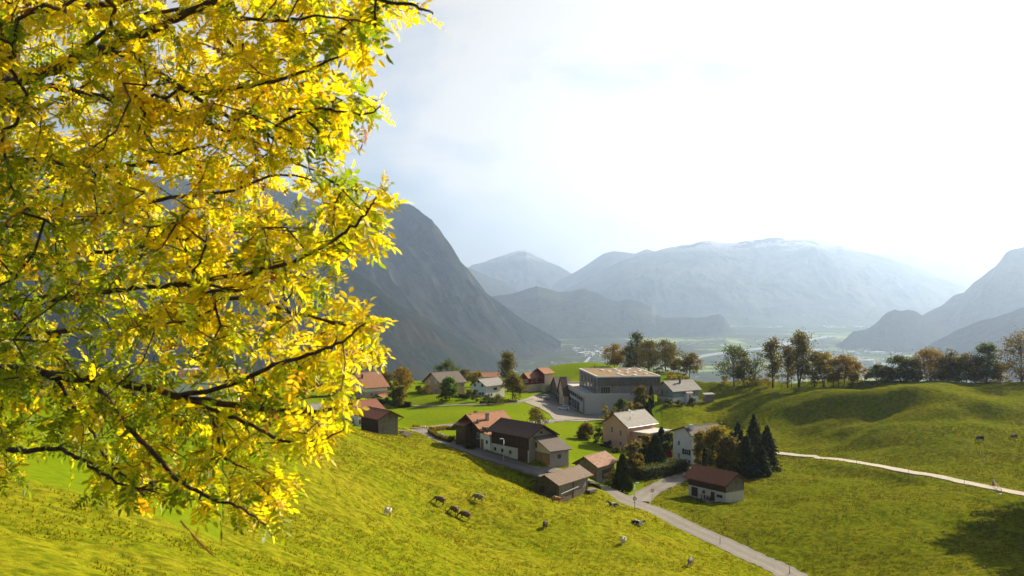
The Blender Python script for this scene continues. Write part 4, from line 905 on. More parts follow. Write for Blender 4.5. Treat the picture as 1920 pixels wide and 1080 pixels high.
def make_bush(base, H, Wd, pal, seed, **k):
    return make_tree(base, H, Wd, pal, seed, clumps=k.pop('clumps', 16), per=k.pop('per', 46), leaf=k.pop('leaf', .26), trunk_frac=.08, shape='dome', **k)
_used = {}
def T(px, by, ty, wpx, D, pal, label, kind='tree', group='trees of the village', **k):
    p = at(px, D); sc = D * S / F; zb = -(by - 540) / F * D * S
    if k.pop('onground', False): zb = p.z
    top = -(ty - 540) / F * D * S; p.z = min(p.z, zb) if p.z < zb + 2 else p.z
    H = max(.8, top - p.z); Wd = wpx * sc * 1.12; seed = int(px * 7 + ty) % 9973
    if kind == 'tree': return make_tree(p, H, Wd, pal, seed, label=label, group=group, **k)
    if kind == 'bush': return make_bush(p, H, Wd, pal, seed, name='shrub', cat='shrub', label=label, group=k.pop('g2', 'garden shrubs'), **k)
    if kind == 'spruce': return make_spruce(p, H, Wd, seed, label=label, group=group)
    if kind == 'thuja': return make_spruce(p, H, Wd, seed, 'thuja', 'thuja_tree', label, group, tight=True)
RG = 'trees along the ridge of the hill'
for a in [
 (1376,722,650,56,338,'green','airy green tree at the left end of the ridge row, above the grassy hill',dict(sparse=.2)),
 (1414,722,656,40,337,'green','thin sparse tree with visible forked limbs, second from left in the ridge row',dict(sparse=.5, clumps=22, multi=2)),
 (1449,722,636,48,324,'olive','tall narrow olive tree left of the tallest ridge tree',dict(shape='tall')),
 (1477,722,650,34,320,'mixed','half-bare narrow tree tucked against the tallest ridge tree',dict(shape='tall', sparse=.4)),
 (1498,722,626,56,316,'mixed','tallest ridge tree with double trunk and orange-tinged top',dict(multi=2, clumps=52, shape='tall')),
 (1545,723,664,52,314,'yellow','loose golden tree just right of the tallest ridge tree',dict(sparse=.35, multi=2)),
 (1583,723,668,56,314,'orange','round orange-brown tree in the middle of the ridge row',dict(sparse=.15)),
 (1609,723,682,30,314,'orange','small bright orange tree at the gap of the ridge row',dict(sparse=.3, clumps=18)),
 (1643,723,686,38,314,'green','small dark green tree right of the gap in the ridge row',dict(clumps=22)),
 (1688,723,671,62,313,'dark','broad spreading dark green tree on a short trunk on the ridge',dict(clumps=46)),
 (1742,723,657,60,312,'orange','rusty orange tree with upright limbs right of the broad dark tree',dict(sparse=.2, multi=3, clumps=44)),
 (1780,723,658,42,312,'olive','thin olive tree between the rusty orange tree and the bushy green one',dict(sparse=.45, shape='tall')),
 (1812,724,666,50,311,'olive','bushy green tree between the thin olive tree and the slender dark one',dict(sparse=.15)),
 (1850,725,646,50,311,'green','slender dark green tree left of the big tree at the right edge',dict(shape='tall', clumps=40)),
 (1876,727,684,34,310,'orange','small orange tree at the foot of the big tree at the right edge',dict(clumps=18)),
 (1395,722,664,34,336,'mixed','small golden-green tree between the two leftmost ridge trees',dict(sparse=.2, clumps=26)),
 (1527,722,660,36,315,'olive','olive tree close against the right side of the tallest ridge tree',dict(sparse=.15, clumps=30)),
 (1563,722,676,34,314,'yellow','small yellow tree left of the round orange-brown one',dict(sparse=.2, clumps=26)),
 (1664,722,690,30,313,'mixed','low golden-green tree touching the broad dark tree on its left',dict(clumps=22)),
 (1716,722,676,34,312,'yellow','low yellow-gold tree between broad dark and rusty orange trees',dict(clumps=26)),
 (1762,722,670,36,312,'mixed','gold-brown tree overlapping the right side of the rusty orange tree',dict(clumps=28)),
 (1797,722,672,34,311,'olive','olive tree filling the gap before the bushy green ridge tree',dict(clumps=28)),
 (1832,722,676,34,311,'yellow','yellowish tree filling the gap before the slender dark ridge tree',dict(clumps=28)),
 (1915,732,626,84,306,'mixed','big brown-green tree at the right edge of the picture',dict(clumps=70, per=60)),
]: T(a[0], a[1], a[2], a[3], a[4], a[5], a[6], group=RG, **a[7])
for (X_, Y_, H_, W_, pl) in ((196, 342, 19, 13, 'mixed'), (206, 335, 21, 14, 'olive'), (218, 344, 20, 14, 'mixed'), (120, 207, 34, 13, 'green'), (119, 209, 37, 10, 'green'), (121, 216, 37, 12, 'olive'), (117, 199, 34, 12, 'green'), (101, 162, 27, 12, 'green'), (110, 189, 28, 11, 'green'), (112, 180, 29, 13, 'olive'), (105, 175, 27, 12, 'green'), (118, 196, 30, 13, 'mixed'), (110, 167, 27, 12, 'green'), (121, 183, 30, 13, 'olive')):
    make_tree(Vector((X_, Y_, gz(X_, Y_))), H_, W_, pl, int(X_ * 3 + Y_), clumps=60, per=110, leaf=.5, trunk_frac=.12, label='tree %d m away outside the right edge, shading the meadow' % Y_, group='trees just outside the right edge')
RN = [(1376, 'leftmost ridge tree'), (1414, 'sparse forked ridge tree'), (1449, 'narrow olive ridge tree'), (1498, 'tallest ridge tree'), (1545, 'loose golden ridge tree'), (1583, 'round orange ridge tree'), (1609, 'small bright orange ridge tree'), (1643, 'small dark green ridge tree'), (1688, 'broad dark ridge tree'), (1742, 'rusty orange ridge tree'), (1780, 'thin olive ridge tree'), (1812, 'bushy green ridge tree'), (1850, 'slender dark ridge tree'), (1905, 'big ridge tree at the right edge')]
rr = random.Random(5)
for i, px in enumerate([1358, 1392, 1405, 1428, 1440, 1466, 1484, 1515, 1530, 1560, 1572, 1600, 1622, 1655, 1668, 1705, 1722, 1758, 1770, 1795, 1828, 1840, 1862, 1890]):
    pl = rr.choice(['orange', 'brown', 'mixed', 'olive', 'yellow', 'olive'])
    D = float(np.interp((px - 960) / F, EPT, EPD)) + 1
    T(px, 722, 722 - rr.uniform(12, 26), rr.uniform(18, 34), D, pl, {'orange': 'orange', 'brown': 'brown', 'mixed': 'patchy brown-green', 'olive': 'olive', 'yellow': 'golden'}[pl] + ' low shrub at the foot of the ' + RN[min(range(len(RN)), key=lambda k_: abs(RN[k_][0] - px))][1] + (', left' if px < RN[min(range(len(RN)), key=lambda k_: abs(RN[k_][0] - px))][0] else ', right'), 'bush', g2='undergrowth shrubs along the ridge', clumps=12, per=40)
SG = 'trees behind the school'
for a in [
 (1152,700,648,42,425,'orange','rusty brown tree at the left end of the group behind the school',dict(clumps=44)),
 (1178,700,652,38,420,'brown','brown tree between the rusty tree and the dark pine-like one behind the school',dict(sparse=.1)),
 (1193,700,627,40,415,'dark','tallest dark green tree rising behind the school roof',dict(clumps=54)),
 (1216,702,643,46,405,'brown','brownish green tree right of the tallest one behind the school',dict(clumps=44)),
 (1248,706,641,58,398,'olive','wide olive tree with pointed outline behind the school roof',dict(clumps=60, sparse=.1)),
 (1272,712,676,36,385,'mixed','short leafy tree behind the ridge of the blue-grey house',dict(clumps=30)),
 (1293,716,664,42,365,'mixed','lone autumn tree right of the group behind the school, above the blue-grey house',dict(sparse=.15, clumps=40)),
]: T(a[0], a[1], a[2], a[3], a[4], a[5], a[6], group=SG, **a[7])
for px, ty, D, pl in ((1165, 690, 400, 'olive'), (1236, 690, 385, 'olive'), (1258, 698, 370, 'yellow'), (1280, 702, 365, 'yellow'), (1205, 685, 405, 'brown')):
    T(px, 712, ty, 36, D, pl, {1165: 'low olive shrub left behind the flat school roof', 1236: 'low olive shrub in the middle behind the school roof', 1258: 'low yellow shrub above the left eave of the blue-grey house', 1280: 'low yellow shrub above the slate roof of the blue-grey house', 1205: 'low brown shrub under the tallest tree behind the school'}[px], 'bush', g2='shrubs behind the school')
for a in [
 (952,722,664,42,342,'olive','tall olive birch beside the light grey roofed house','tree',dict(clumps=60, per=60, shape='tall', trunk_frac=.12)),
 (961,745,706,40,316,'olive','rounded grey-green tree in front of the tall birch','tree',dict(clumps=44, trunk_frac=.15)),
 (843,741,710,30,306,'bright','round bright green tree in front of the ochre house','tree',dict(clumps=36, trunk_frac=.2)),
 (752,728,692,38,348,'orange','orange-brown tree left of the ochre house','tree',dict(clumps=40, trunk_frac=.12)),
 (724,728,700,30,350,'brown','dark brown tree behind the beige house','tree',dict(clumps=30, trunk_frac=.12)),
 (750,757,722,24,300,'brown','dark brownish shrub tree behind the clipped hedge','tree',dict(clumps=30, trunk_frac=.1)),
 (735,757,728,26,300,'dark','dark evergreen bush behind the clipped hedge','bush',{}),
 (838,702,680,44,396,'green','dark green tree behind the ridge of the ochre house','tree',dict(clumps=34, trunk_frac=.1)),
 (872,712,692,20,392,'olive','small olive tree right of the ochre roof','tree',dict(clumps=20, trunk_frac=.1)),
 (891,724,697,30,366,'yellow','golden orange tree behind the light grey roofed house','tree',dict(clumps=34, trunk_frac=.1)),
 (1004,797,767,36,254,'mixed','large round brown-green bush beside the street behind the barn','bush',dict(clumps=30, per=60)),
 (1098,829,796,28,247,'mixed','round autumn tree on the lawn left of the pink house','tree',dict(clumps=32, trunk_frac=.12)),
 (1083,824,810,9,250,'dark','tiny dark ball tree on the lawn','tree',dict(clumps=10, per=50, leaf=.2)),
 (1106,818,796,14,258,'dark','dark evergreen behind the round autumn tree on the lawn','thuja',{}),
 (1122,836,804,22,244,'dark','dark bush against the left wall of the pink house','bush',dict(clumps=24)),
 (1140,846,828,24,238,'dark','low dark bush below the pink gable','bush',{}),
 (1158,856,838,26,232,'brown','brown low bush below the pink gable corner','bush',{}),
 (1229,866,814,44,216,'thuja','broad pointed thuja between the pink and the white house','thuja',{}),
 (1206,866,833,30,215,'thuja','shorter rounded thuja left of the broad pointed one','thuja',{}),
 (1213,846,818,22,226,'orange','small orange tree against the pink annex','tree',dict(clumps=26, trunk_frac=.1)),
 (1240,850,800,22,236,'spruce','dark slim spruce right of the pink house','spruce',{}),
 (1254,850,814,26,232,'dark','dark leafy tree between slim spruce and white house','tree',dict(clumps=30, trunk_frac=.1)),
 (1254,862,846,15,221,'red','bright red maple bush beside the white house','bush',dict(clumps=12)),
 (1267,850,816,16,238,'dark','dark bush at the left corner of the white house','bush',{}),
 (1167,915,850,36,194,'thuja','dark conical thuja beside the street lamp and the hedge','thuja',{}),
 (1187,894,828,34,206,'brown','loose brownish tree behind the dark conical thuja','tree',dict(sparse=.3, clumps=34, trunk_frac=.15)),
 (1147,908,880,24,197,'olive','olive shrub right of the patched roof shed','bush',dict(clumps=22)),
 (1153,914,896,18,194,'bright','light green flowering shrub in front of the olive one','bush',{}),
 (1135,776,757,15,285,'yellow','golden yellow bush left of the pale slate roof','bush',{}),
 (1150,782,764,20,276,'brown','brown bush behind the pink house gable','bush',{}),
 (1166,780,748,26,283,'green','grey-green tree behind the pale slate roof','tree',dict(clumps=26, trunk_frac=.1)),
 (1181,780,753,16,280,'yellow','yellow bush behind the pale slate roof','bush',{}),
 (1196,780,757,22,280,'olive','olive bush behind the right end of the pale slate roof','bush',{}),
 (1202,764,726,26,296,'brown','brownish tree between school and blue-grey house','tree',dict(clumps=34, trunk_frac=.1)),
 (1221,764,723,11,297,'thuja','narrow dark cypress beside the blue-grey house','thuja',{}),
 (1215,790,754,22,280,'spruce','dark conifer in front of the narrow cypress','thuja',{}),
 (1254,768,749,20,297,'dark','dark bush in front of the blue-grey gable','bush',{}),
 (1273,768,752,22,298,'dark','dark bush under the bay of the blue-grey house','bush',{}),
 (1298,762,746,14,303,'dark','dark bush at the right corner of the blue-grey house','bush',{}),
 (1313,868,812,30,219,'yellow','golden birch in front of the white house','tree',dict(sparse=.3, clumps=40, trunk_frac=.15, shape='tall')),
 (1344,874,802,50,216,'yellow','tall golden brown birch right of the white house','tree',dict(clumps=60, trunk_frac=.15, sparse=.1)),
 (1366,884,820,40,212,'brown','brown tree between golden birch and spruces','tree',dict(clumps=50, trunk_frac=.1)),
 (1330,876,852,20,208,'green','small green bush between white house and stable','bush',{}),
 (1321,872,842,8,214,'thuja','tiny narrow conifer in front of the white house','thuja',{}),
 (1384,886,790,43,216,'spruce','left dark spruce of the spruce group','spruce',{}),
 (1413,886,775,46,218,'spruce','tallest dark spruce in the middle of the spruce group','spruce',{}),
 (1438,882,797,46,220,'spruce','right dark spruce beside the start of the gravel path','spruce',{}),
 (1399,890,815,49,212,'spruce','short dark spruce in front of the spruce group','spruce',{}),
 (1372,886,808,38,213,'spruce','dark spruce behind the golden birch, leftmost of all','spruce',{}),
 (1425,888,830,43,213,'spruce','lowest spruce at the front right of the spruce group','spruce',{}),
 (800,742,722,20,318,'brown','reddish brown bush at the left corner of the ochre house','bush',{}),
 (785,742,724,18,322,'brown','low dark red bush left of the ochre house','bush',{}),
 (830,747,734,18,306,'dark','low dark bush in front of the ochre house','bush',{}),
 (880,748,732,16,308,'olive','olive bush between ochre and white houses','bush',{}),
 (892,750,732,16,304,'dark','dark bush in front of the white gable','bush',{}),
 (915,756,742,20,298,'dark','dark bush in front of the white long wall','bush',{}),
 (936,756,740,22,300,'olive','olive bush at the right corner of the white house','bush',{}),
 (865,838,826,24,204,'dark','dark garden bush below the farmhouse gable','bush',{}),
 (847,832,818,20,207,'olive','olive garden bush left of the farmhouse','bush',{}),
 (880,846,834,18,199,'dark','dark bush beside the farmhouse porch','bush',{}),
 (618,742,700,60,335,'orange','rusty orange tree left of the beige house, behind the leaves','tree',dict(clumps=44, trunk_frac=.1)),
 (575,745,712,44,330,'olive','olive tree behind the yellow leaves, left of the rusty one','tree',dict(clumps=30, trunk_frac=.1)),
 (300,760,705,60,235,'dark','dark tree left of the apartment house behind the branches','tree',dict(clumps=44, trunk_frac=.1)),
 (480,770,745,34,215,'dark','dark shrub right of the apartment house','bush',{}),
 (230,770,715,70,240,'brown','brown tree behind the branches far left','tree',dict(clumps=44, trunk_frac=.1)),
 (120,765,715,70,235,'dark','dark tree between the timber house and the brown tree','tree',dict(clumps=44, trunk_frac=.1)),
]: T(a[0], a[1], a[2], a[3], a[4], a[5], a[6], a[7], **a[8])
def hedge(px_pts, h_, w_, pal, label, dens=95, name='hedge'):
    """clipped hedge along a line of pixels dropped on the ground"""
    pts = [hit(*p) for p in px_pts]; o0 = pts[0].copy(); rg = np.random.default_rng(int(px_pts[0][0])); Cs = []; b = MB()
    root = empty(name, o0, 0, label, 'hedge', 'hedges')
    for a, c in zip(pts[:-1], pts[1:]):
        L_ = (c - a).length; d = (c - a).normalized(); n_ = Vector((-d.y, d.x, 0)).normalized(); n = int(L_ * dens)
        t = rg.random(n) * L_; f = rg.integers(0, 3, n); u = np.where(f == 0, rg.uniform(-.5, .5, n), np.where(f == 1, -.5, .5)) * w_ + rg.normal(size=n) * .07
        v = np.where(f == 0, 1.0, rg.random(n)) * h_ + rg.normal(size=n) * .07 + (vnoise(t / 1.2, t * 0, 3) - .5) * .25
        Cs.append(np.array(a - o0)[None] + t[:, None] * np.array(d)[None] + u[:, None] * np.array(n_)[None] + v[:, None] * np.array([0, 0, 1.])[None])
        k = w_ * .38; q = [a - o0 - n_ * k, a - o0 + n_ * k, c - o0 + n_ * k, c - o0 - n_ * k]; lo = [p + Vector((0, 0, -.4)) for p in q]; hi = [p + Vector((0, 0, h_ * .85)) for p in q]
        b.poly(hi); [b.poly([lo[i], lo[(i + 1) % 4], hi[(i + 1) % 4], hi[i]]) for i in range(4)]
    b.build('hedge_core', MAT['hedge_core'], root); V, c = leaf_cloud(np.concatenate(Cs), None, .26, pal, rg)
    link(bpy.data.objects.new('foliage', mesh_np('foliage', V, np.arange(len(V)), 4, [MAT['foliage']], False, c)), root)
simple('hedge_core', (.02, .028, .01), .9)
hedge([(697, 754), (730, 759), (771, 763)], 1.5, 1.2, 'thuja', 'dark clipped hedge beside the lawn right of the beige house')
hedge([(1187, 897), (1215, 893), (1245, 887), (1272, 880)], 2.6, 6.5, 'dark', 'big dark clipped hedge along the lane up to the white house', 150)
hedge([(806, 812), (822, 822), (845, 830)], .9, 1.0, 'mixed', 'low garden hedge curving along the road in front of the farmhouse')
hedge([(808, 808), (835, 806), (860, 806)], .9, 1.0, 'orange', 'low orange-tinged hedge on the far side of the farmhouse garden')
hedge([(900, 757), (935, 757), (968, 755)], .8, .8, 'dark', 'low dark hedge below the white house with grey gable roof')
hedge([(848, 743), (880, 747)], 1.0, .9, 'dark', 'short dark hedge in front of the ochre house')
# ------------------------------------------------------------------ animals and people (one skinned, continuous body each)
def skin_mesh(name, verts, edges, root=0, sub=1, mats=()):
    me = bpy.data.meshes.new(name); me.from_pydata([v[:3] for v in verts], [], []); bm = bmesh.new(); bm.from_mesh(me); bm.verts.ensure_lookup_table()
    for a, b in edges: bm.edges.new((bm.verts[a], bm.verts[b]))
    bm.to_mesh(me); bm.free(); o = bpy.data.objects.new(name, me); COL.objects.link(o)
    o.modifiers.new('skin', 'SKIN')
    if not me.skin_vertices: me.attributes
    sk = me.skin_vertices[0].data
    for i, v in enumerate(verts):
        sk[i].radius = (v[3], v[4] if len(v) > 4 else v[3]); sk[i].use_root = (i == root)
    s = o.modifiers.new('sub', 'SUBSURF'); s.levels = sub; s.render_levels = sub
    dg = bpy.context.evaluated_depsgraph_get(); dg.update(); ev = o.evaluated_get(dg); out = bpy.data.meshes.new_from_object(ev); out.name = name
    for p in out.polygons: p.use_smooth = True
    out.materials.clear()
    for m_ in mats: out.materials.append(m_)
    bpy.data.objects.remove(o); return out
def cow_skel(pose):
    if pose == 'graze':
        v = [(-.15, 0, .98, .44, .46), (-.75, 0, 1.06, .36, .38), (-.98, 0, 1.12, .17), (.45, 0, 1.0, .36, .44), (.80, 0, 1.02, .24, .30), (1.08, 0, .72, .13, .17), (1.28, 0, .42, .11, .13), (1.42, 0, .14, .075, .085)]
        e = [(0, 1), (1, 2), (0, 3), (3, 4), (4, 5), (5, 6), (6, 7)]
        for s in (-1, 1):
            n = len(v); v += [(.48, s * .20, .72, .12), (.50, s * .21, .42, .062), (.48, s * .21, .10, .048), (.53, s * .21, .03, .06)]; e += [(3, n), (n, n + 1), (n + 1, n + 2), (n + 2, n + 3)]
            n = len(v); v += [(-.70, s * .20, .78, .16), (-.88, s * .21, .50, .07), (-.82, s * .21, .12, .05), (-.77, s * .21, .03, .06)]; e += [(1, n), (n, n + 1), (n + 1, n + 2), (n + 2, n + 3)]
            n = len(v); v += [(1.13, s * .20, .60, .04)]; e += [(6, n)]
        n = len(v); v += [(-1.12, 0, .92, .035), (-1.15, 0, .55, .03), (-1.14, 0, .38, .05)]; e += [(2, n), (n, n + 1), (n + 1, n + 2)]
    elif pose == 'stand':
        v, e = cow_skel('graze'); v[5] = (1.12, 0, 1.25, .13, .17); v[6] = (1.30, 0, 1.36, .11, .13); v[7] = (1.58, 0, 1.20, .075, .09)
        for i, q in enumerate(v):
            if abs(q[0] - 1.13) < .01: v[i] = (1.22, q[1], 1.45, .04)
    else:
        v = [(-.15, 0, .42, .38, .34), (-.75, 0, .42, .30, .30), (-1.0, 0, .40, .16), (.45, 0, .45, .31, .34), (.78, 0, .62, .18, .22), (1.0, 0, .86, .12, .15), (1.16, 0, .92, .10, .12), (1.40, 0, .76, .07, .08)]
        e = [(0, 1), (1, 2), (0, 3), (3, 4), (4, 5), (5, 6), (6, 7)]
        for s in (-1, 1):
            n = len(v); v += [(.62, s * .26, .22, .10), (.90, s * .28, .10, .06), (.62, s * .34, .06, .05)]; e += [(3, n), (n, n + 1), (n + 1, n + 2)]
            n = len(v); v += [(-.60, s * .34, .22, .16), (-.20, s * .46, .12, .07), (-.48, s * .50, .07, .05)]; e += [(1, n), (n, n + 1), (n + 1, n + 2)]
            n = len(v); v += [(1.08, s * .18, .98, .04)]; e += [(6, n)]
        n = len(v); v += [(-1.12, .1, .2, .035), (-1.1, .3, .06, .03)]; e += [(2, n), (n, n + 1)]
    return v, e
def hide(name, a, b, lo, hi, sc=1.6):
    m = NT(name); f = m.noise(m.obj(), sc, 2, .5, .4); m.bsdf(m.mix(m.ramp(f, [(lo, 0.), (hi, 1.)]), a, b), .8, spec=.2); return m.m
hide('hide_white', (.62, .56, .48), (.30, .19, .12), .56, .60); hide('hide_brown', (.12, .075, .05), (.26, .18, .125), .45, .62); hide('hide_pied', (.045, .028, .022), (.66, .60, .54), .48, .50, 1.3)
hide('hide_dark', (.02, .014, .011), (.04, .026, .02), .4, .6); hide('hide_tan', (.24, .12, .06), (.34, .19, .10), .4, .6); hide('hide_grey', (.17, .13, .105), (.34, .28, .23), .42, .6)
simple('muzzle', (.05, .035, .03), .6); simple('horn', (.5, .45, .36), .5)
_cow = {}
def cow(px, py, pose, mat, ang, label, sc=1.0):
    if (pose, mat) not in _cow:
        v, e = cow_skel(pose); _cow[(pose, mat)] = (skin_mesh('body', v, e, 0, 2, [MAT[mat]]), v)
    me, v = _cow[(pose, mat)]; p = hit(px, py)
    root = empty('cow', p, R(ang), label, 'cow', 'cattle on the pastures'); sc *= .93; root.scale = (sc, sc, sc)
    # stand square on the slope
    dx = gz(p.x + 1, p.y) - p.z; dy = gz(p.x, p.y + 1) - p.z; n = Vector((-dx * .6, -dy * .6, 1)).normalized()
    root.rotation_euler = (Vector((0, 0, 1)).rotation_difference(n).to_matrix() @ Matrix.Rotation(R(ang), 3, 'Z')).to_euler()
    link(bpy.data.objects.new('body', me), root)
    h = v[6]; m7 = v[7]
    for s in (-1, 1):
        MB().tube([(h[0] - .02, s * .08, h[2] + .08), (h[0] - .06, s * .17, h[2] + .15), (h[0] - .02, s * .2, h[2] + .24)], [.028, .02, .006], 6).build('horn', MAT['horn'], root, True)
    MB().tube([(m7[0] - .05, 0, m7[2] + .03), (m7[0] + .03, 0, m7[2] - .02), (m7[0] + .07, 0, m7[2] - .04)], [.085, .085, .05], 8).build('muzzle', MAT['muzzle'], root, True)
cow(725, 968, 'graze', 'hide_white', 75, 'whitish cow seen from behind, the one farthest to the left on the near pasture')
cow(822, 945, 'graze', 'hide_brown', 160, 'dark brown cow grazing with head to the left, topmost of the three brown ones', 1.0)
cow(850, 964, 'graze', 'hide_brown', 130, 'brown cow in the middle of the three brown ones grazing together')
cow(870, 974, 'graze', 'hide_brown', 150, 'brown cow with light legs, lowest right of the three grazing together', 1.05)
cow(895, 940, 'graze', 'hide_grey', 155, 'pale grey-brown cow grazing just right of and above the group of three')
cow(1022, 992, 'graze', 'hide_brown', 80, 'brown cow seen from behind below the log barn')
cow(1043, 944, 'stand', 'hide_tan', 12, 'reddish tan cow standing in the shade of the log barn wall')
cow(1150, 950, 'lie', 'hide_pied', 175, 'brown and white cow lying beside the road below the lamp post', 1.1)
cow(1195, 984, 'lie', 'hide_pied', -20, 'dark and white cow lying on the pasture, the lower of the two resting cows', 1.15)
cow(1168, 1021, 'graze', 'hide_white', 70, 'white cow with brown rump grazing below the lower resting cow')
cow(1293, 1062, 'graze', 'hide_grey', 245, 'greyish brown cow near the bottom edge beside the road')
cow(1838, 827, 'graze', 'hide_dark', 182, 'nearly black cow grazing side-on on the far hillside', 1.1)
cow(1901, 824, 'graze', 'hide_brown', 200, 'brown cow on the shaded hillside at the right edge', 1.2)
# ------------------------------------------------------------------ person on the gravel path
def person(px, py, label):
    p = hit(px, py); root = empty('person', p, R(200), label, 'person')
    v = [(0, 0, .98, .13, .11), (0, 0, 1.18, .14, .11), (0, 0, 1.38, .17, .11), (0, 0, 1.50, .06), (0, 0, 1.60, .09, .10), (0, .01, 1.70, .085, .10)]
    e = [(0, 1), (1, 2), (2, 3), (3, 4), (4, 5)]
    for s in (-1, 1):
        n = len(v); v += [(s * .20, 0, 1.40, .06), (s * .26, s * .06, 1.14, .045), (s * .25, s * .12 + .05, .90, .035), (s * .25, s * .13 + .07, .82, .035)]; e += [(2, n), (n, n + 1), (n + 1, n + 2), (n + 2, n + 3)]
        n = len(v); v += [(s * .10, 0, .88, .095), (s * .11, s * .14 + .03, .50, .065), (s * .11, s * .20 - .05, .09, .045), (s * .11, s * .20 + .08, .04, .045)]; e += [(0, n), (n, n + 1), (n + 1, n + 2), (n + 2, n + 3)]
    link(bpy.data.objects.new('body', skin_mesh('body', v, e, 0, 2, [MAT['skin']])), root)
    MB().tube([(0, 0, .93), (0, 0, 1.15), (0, 0, 1.38), (0, 0, 1.47)], [.17, .17, .21, .10], 12).build('jacket', MAT['jacket'], root, True)
    for s in (-1, 1): MB().tube([(s * .10, 0, .92), (s * .11, s * .14 + .03, .50), (s * .11, s * .20 - .05, .10)], [.125, .09, .07], 10).build('trouser_leg', MAT['trousers'], root, True)
    MB().tube([(0, -.01, 1.62), (0, -.015, 1.70), (0, 0, 1.79)], [.108, .112, .05], 10).build('hair', MAT['trousers'], root, True)
simple('skin', (.5, .3, .22), .6); simple('jacket', (.55, .62, .75), .7); simple('trousers', (.02, .022, .035), .8)
person(1862, 911, 'person in a pale blue top and dark trousers walking beside the gravel path')
# ------------------------------------------------------------------ cars
simple('car_white', (.74, .74, .74), .2, .03, spec=.6); simple('car_silver', (.45, .46, .47), .25, .05, metal=.5); simple('car_dark', (.03, .035, .05), .2, .1, spec=.6); simple('rubber', (.015, .015, .015), .8); simple('lamp_glass', (.7, .7, .68), .15, spec=.6); simple('tail_red', (.35, .01, .01), .3)
def car(px, py, ang, paint, label, suv=False):
    p = hit(px, py); root = empty('parked_car', p, R(ang), label, 'car', 'cars parked in the village'); hh_ = .12 if suv else 0
    L2 = 2.2; prof = [(-L2, .35), (-L2 - .02, .72), (-L2 + .12, .98 + hh_), (-.2, 1.02 + hh_), (.85, 1.0 + hh_), (1.75, .86 + hh_), (L2, .66), (L2, .35), (1.75, .26), (-1.8, .26)]
    def loft(prof, w0, w1, zt):
        b = MB(); n = len(prof); base = len(b.v)
        for s in (-1, -.86, .86, 1):
            for x, z in prof:
                f = 1 - .10 * (1 if abs(s) > .9 else 0) * (abs(x) / L2) ** 4; k = w0 + (w1 - w0) * max(0, min(1, (z - .6) / (zt - .6)))
                b.v.append((x * (1 if abs(s) < .9 else .985), s * k * f, z if abs(s) < .9 else z - .02 * (z > .6)))
        for r in range(3):
            for i in range(n): j = (i + 1) % n; b.f.append([base + r * n + i, base + r * n + j, base + (r + 1) * n + j, base + (r + 1) * n + i]); b.uv.append([(0, 0)] * 4)
        b.f.append([base + i for i in range(n)]); b.uv.append([(0, 0)] * n); b.f.append([base + 3 * n + i for i in range(n)]); b.uv.append([(0, 0)] * n); return b
    loft(prof, .90, .88, 1.0).build('body', MAT[paint], root, False, .05)
    cab = [(-2.0, .96 + hh_), (-1.75, 1.40 + hh_), (-1.35, 1.50 + hh_), (.25, 1.50 + hh_), (.95, .99 + hh_)]
    loft(cab, .86, .66, 1.5 + hh_).build('cabin', MAT[paint], root, False, .04)
    for s in (-1, 1):
        for (x0, x1, x2, x3) in ((-1.72, -1.0, -1.0, -1.5), (-.92, -.1, -.1, -.92), (-.02, .72, .22, -.02)):
            y0, y1 = s * .845, s * .70; b = MB(); z0_, z1_ = 1.04 + hh_, 1.40 + hh_
            q = [(x0, y0, z0_), (x1, y0, z0_), (x2, y1, z1_), (x3, y1, z1_)]; b.poly(q); b.poly([(x, y + s * .02, z) for x, y, z in q]); [b.poly([q[i], q[(i + 1) % 4], (q[(i + 1) % 4][0], q[(i + 1) % 4][1] + s * .02, q[(i + 1) % 4][2]), (q[i][0], q[i][1] + s * .02, q[i][2])]) for i in range(4)]
            b.build('side_window', MAT['glass'], root)
        for x in (-1.35, 1.32):
            w = MB().tube([(x, s * .74, .33), (x, s * .92, .33)], .33, 18).build('wheel', MAT['rubber'], root); MB().tube([(x, s * .90, .33), (x, s * .93, .33)], .2, 12).build('rim', MAT['metal_grey'], w)
        MB().box(L2 - .12, s * .62 - .16, .62, L2 + .02, s * .62 + .16, .76).build('headlight', MAT['lamp_glass'], root); MB().box(-L2 - .035, s * .66 - .14, .7, -L2 + .1, s * .66 + .14, .88).build('tail_light', MAT['tail_red'], root)
    def glassq(q, d, nm):
        b = MB(); b.poly(q); q2 = [(x + d, y, z + .02) for x, y, z in q]; b.poly(q2); [b.poly([q[i], q[(i + 1) % 4], q2[(i + 1) % 4], q2[i]]) for i in range(4)]; b.build(nm, MAT['glass'], root)
    glassq([(.93, -.70, 1.03 + hh_), (.93, .70, 1.03 + hh_), (.33, .60, 1.46 + hh_), (.33, -.60, 1.46 + hh_)], .03, 'windscreen')
    glassq([(-1.98, -.66, 1.05 + hh_), (-1.98, .66, 1.05 + hh_), (-1.79, .58, 1.36 + hh_), (-1.79, -.58, 1.36 + hh_)], -.03, 'rear_window')
car(1057, 768.5, 172, 'car_white', 'white estate car parked in front of the long concrete wall')
car(1020, 747.5, 172, 'car_silver', 'silver grey off-road car parked at the far end of the parking lot', True)
car(1273, 871, 120, 'car_dark', 'dark car parked between the big hedge and the white house')
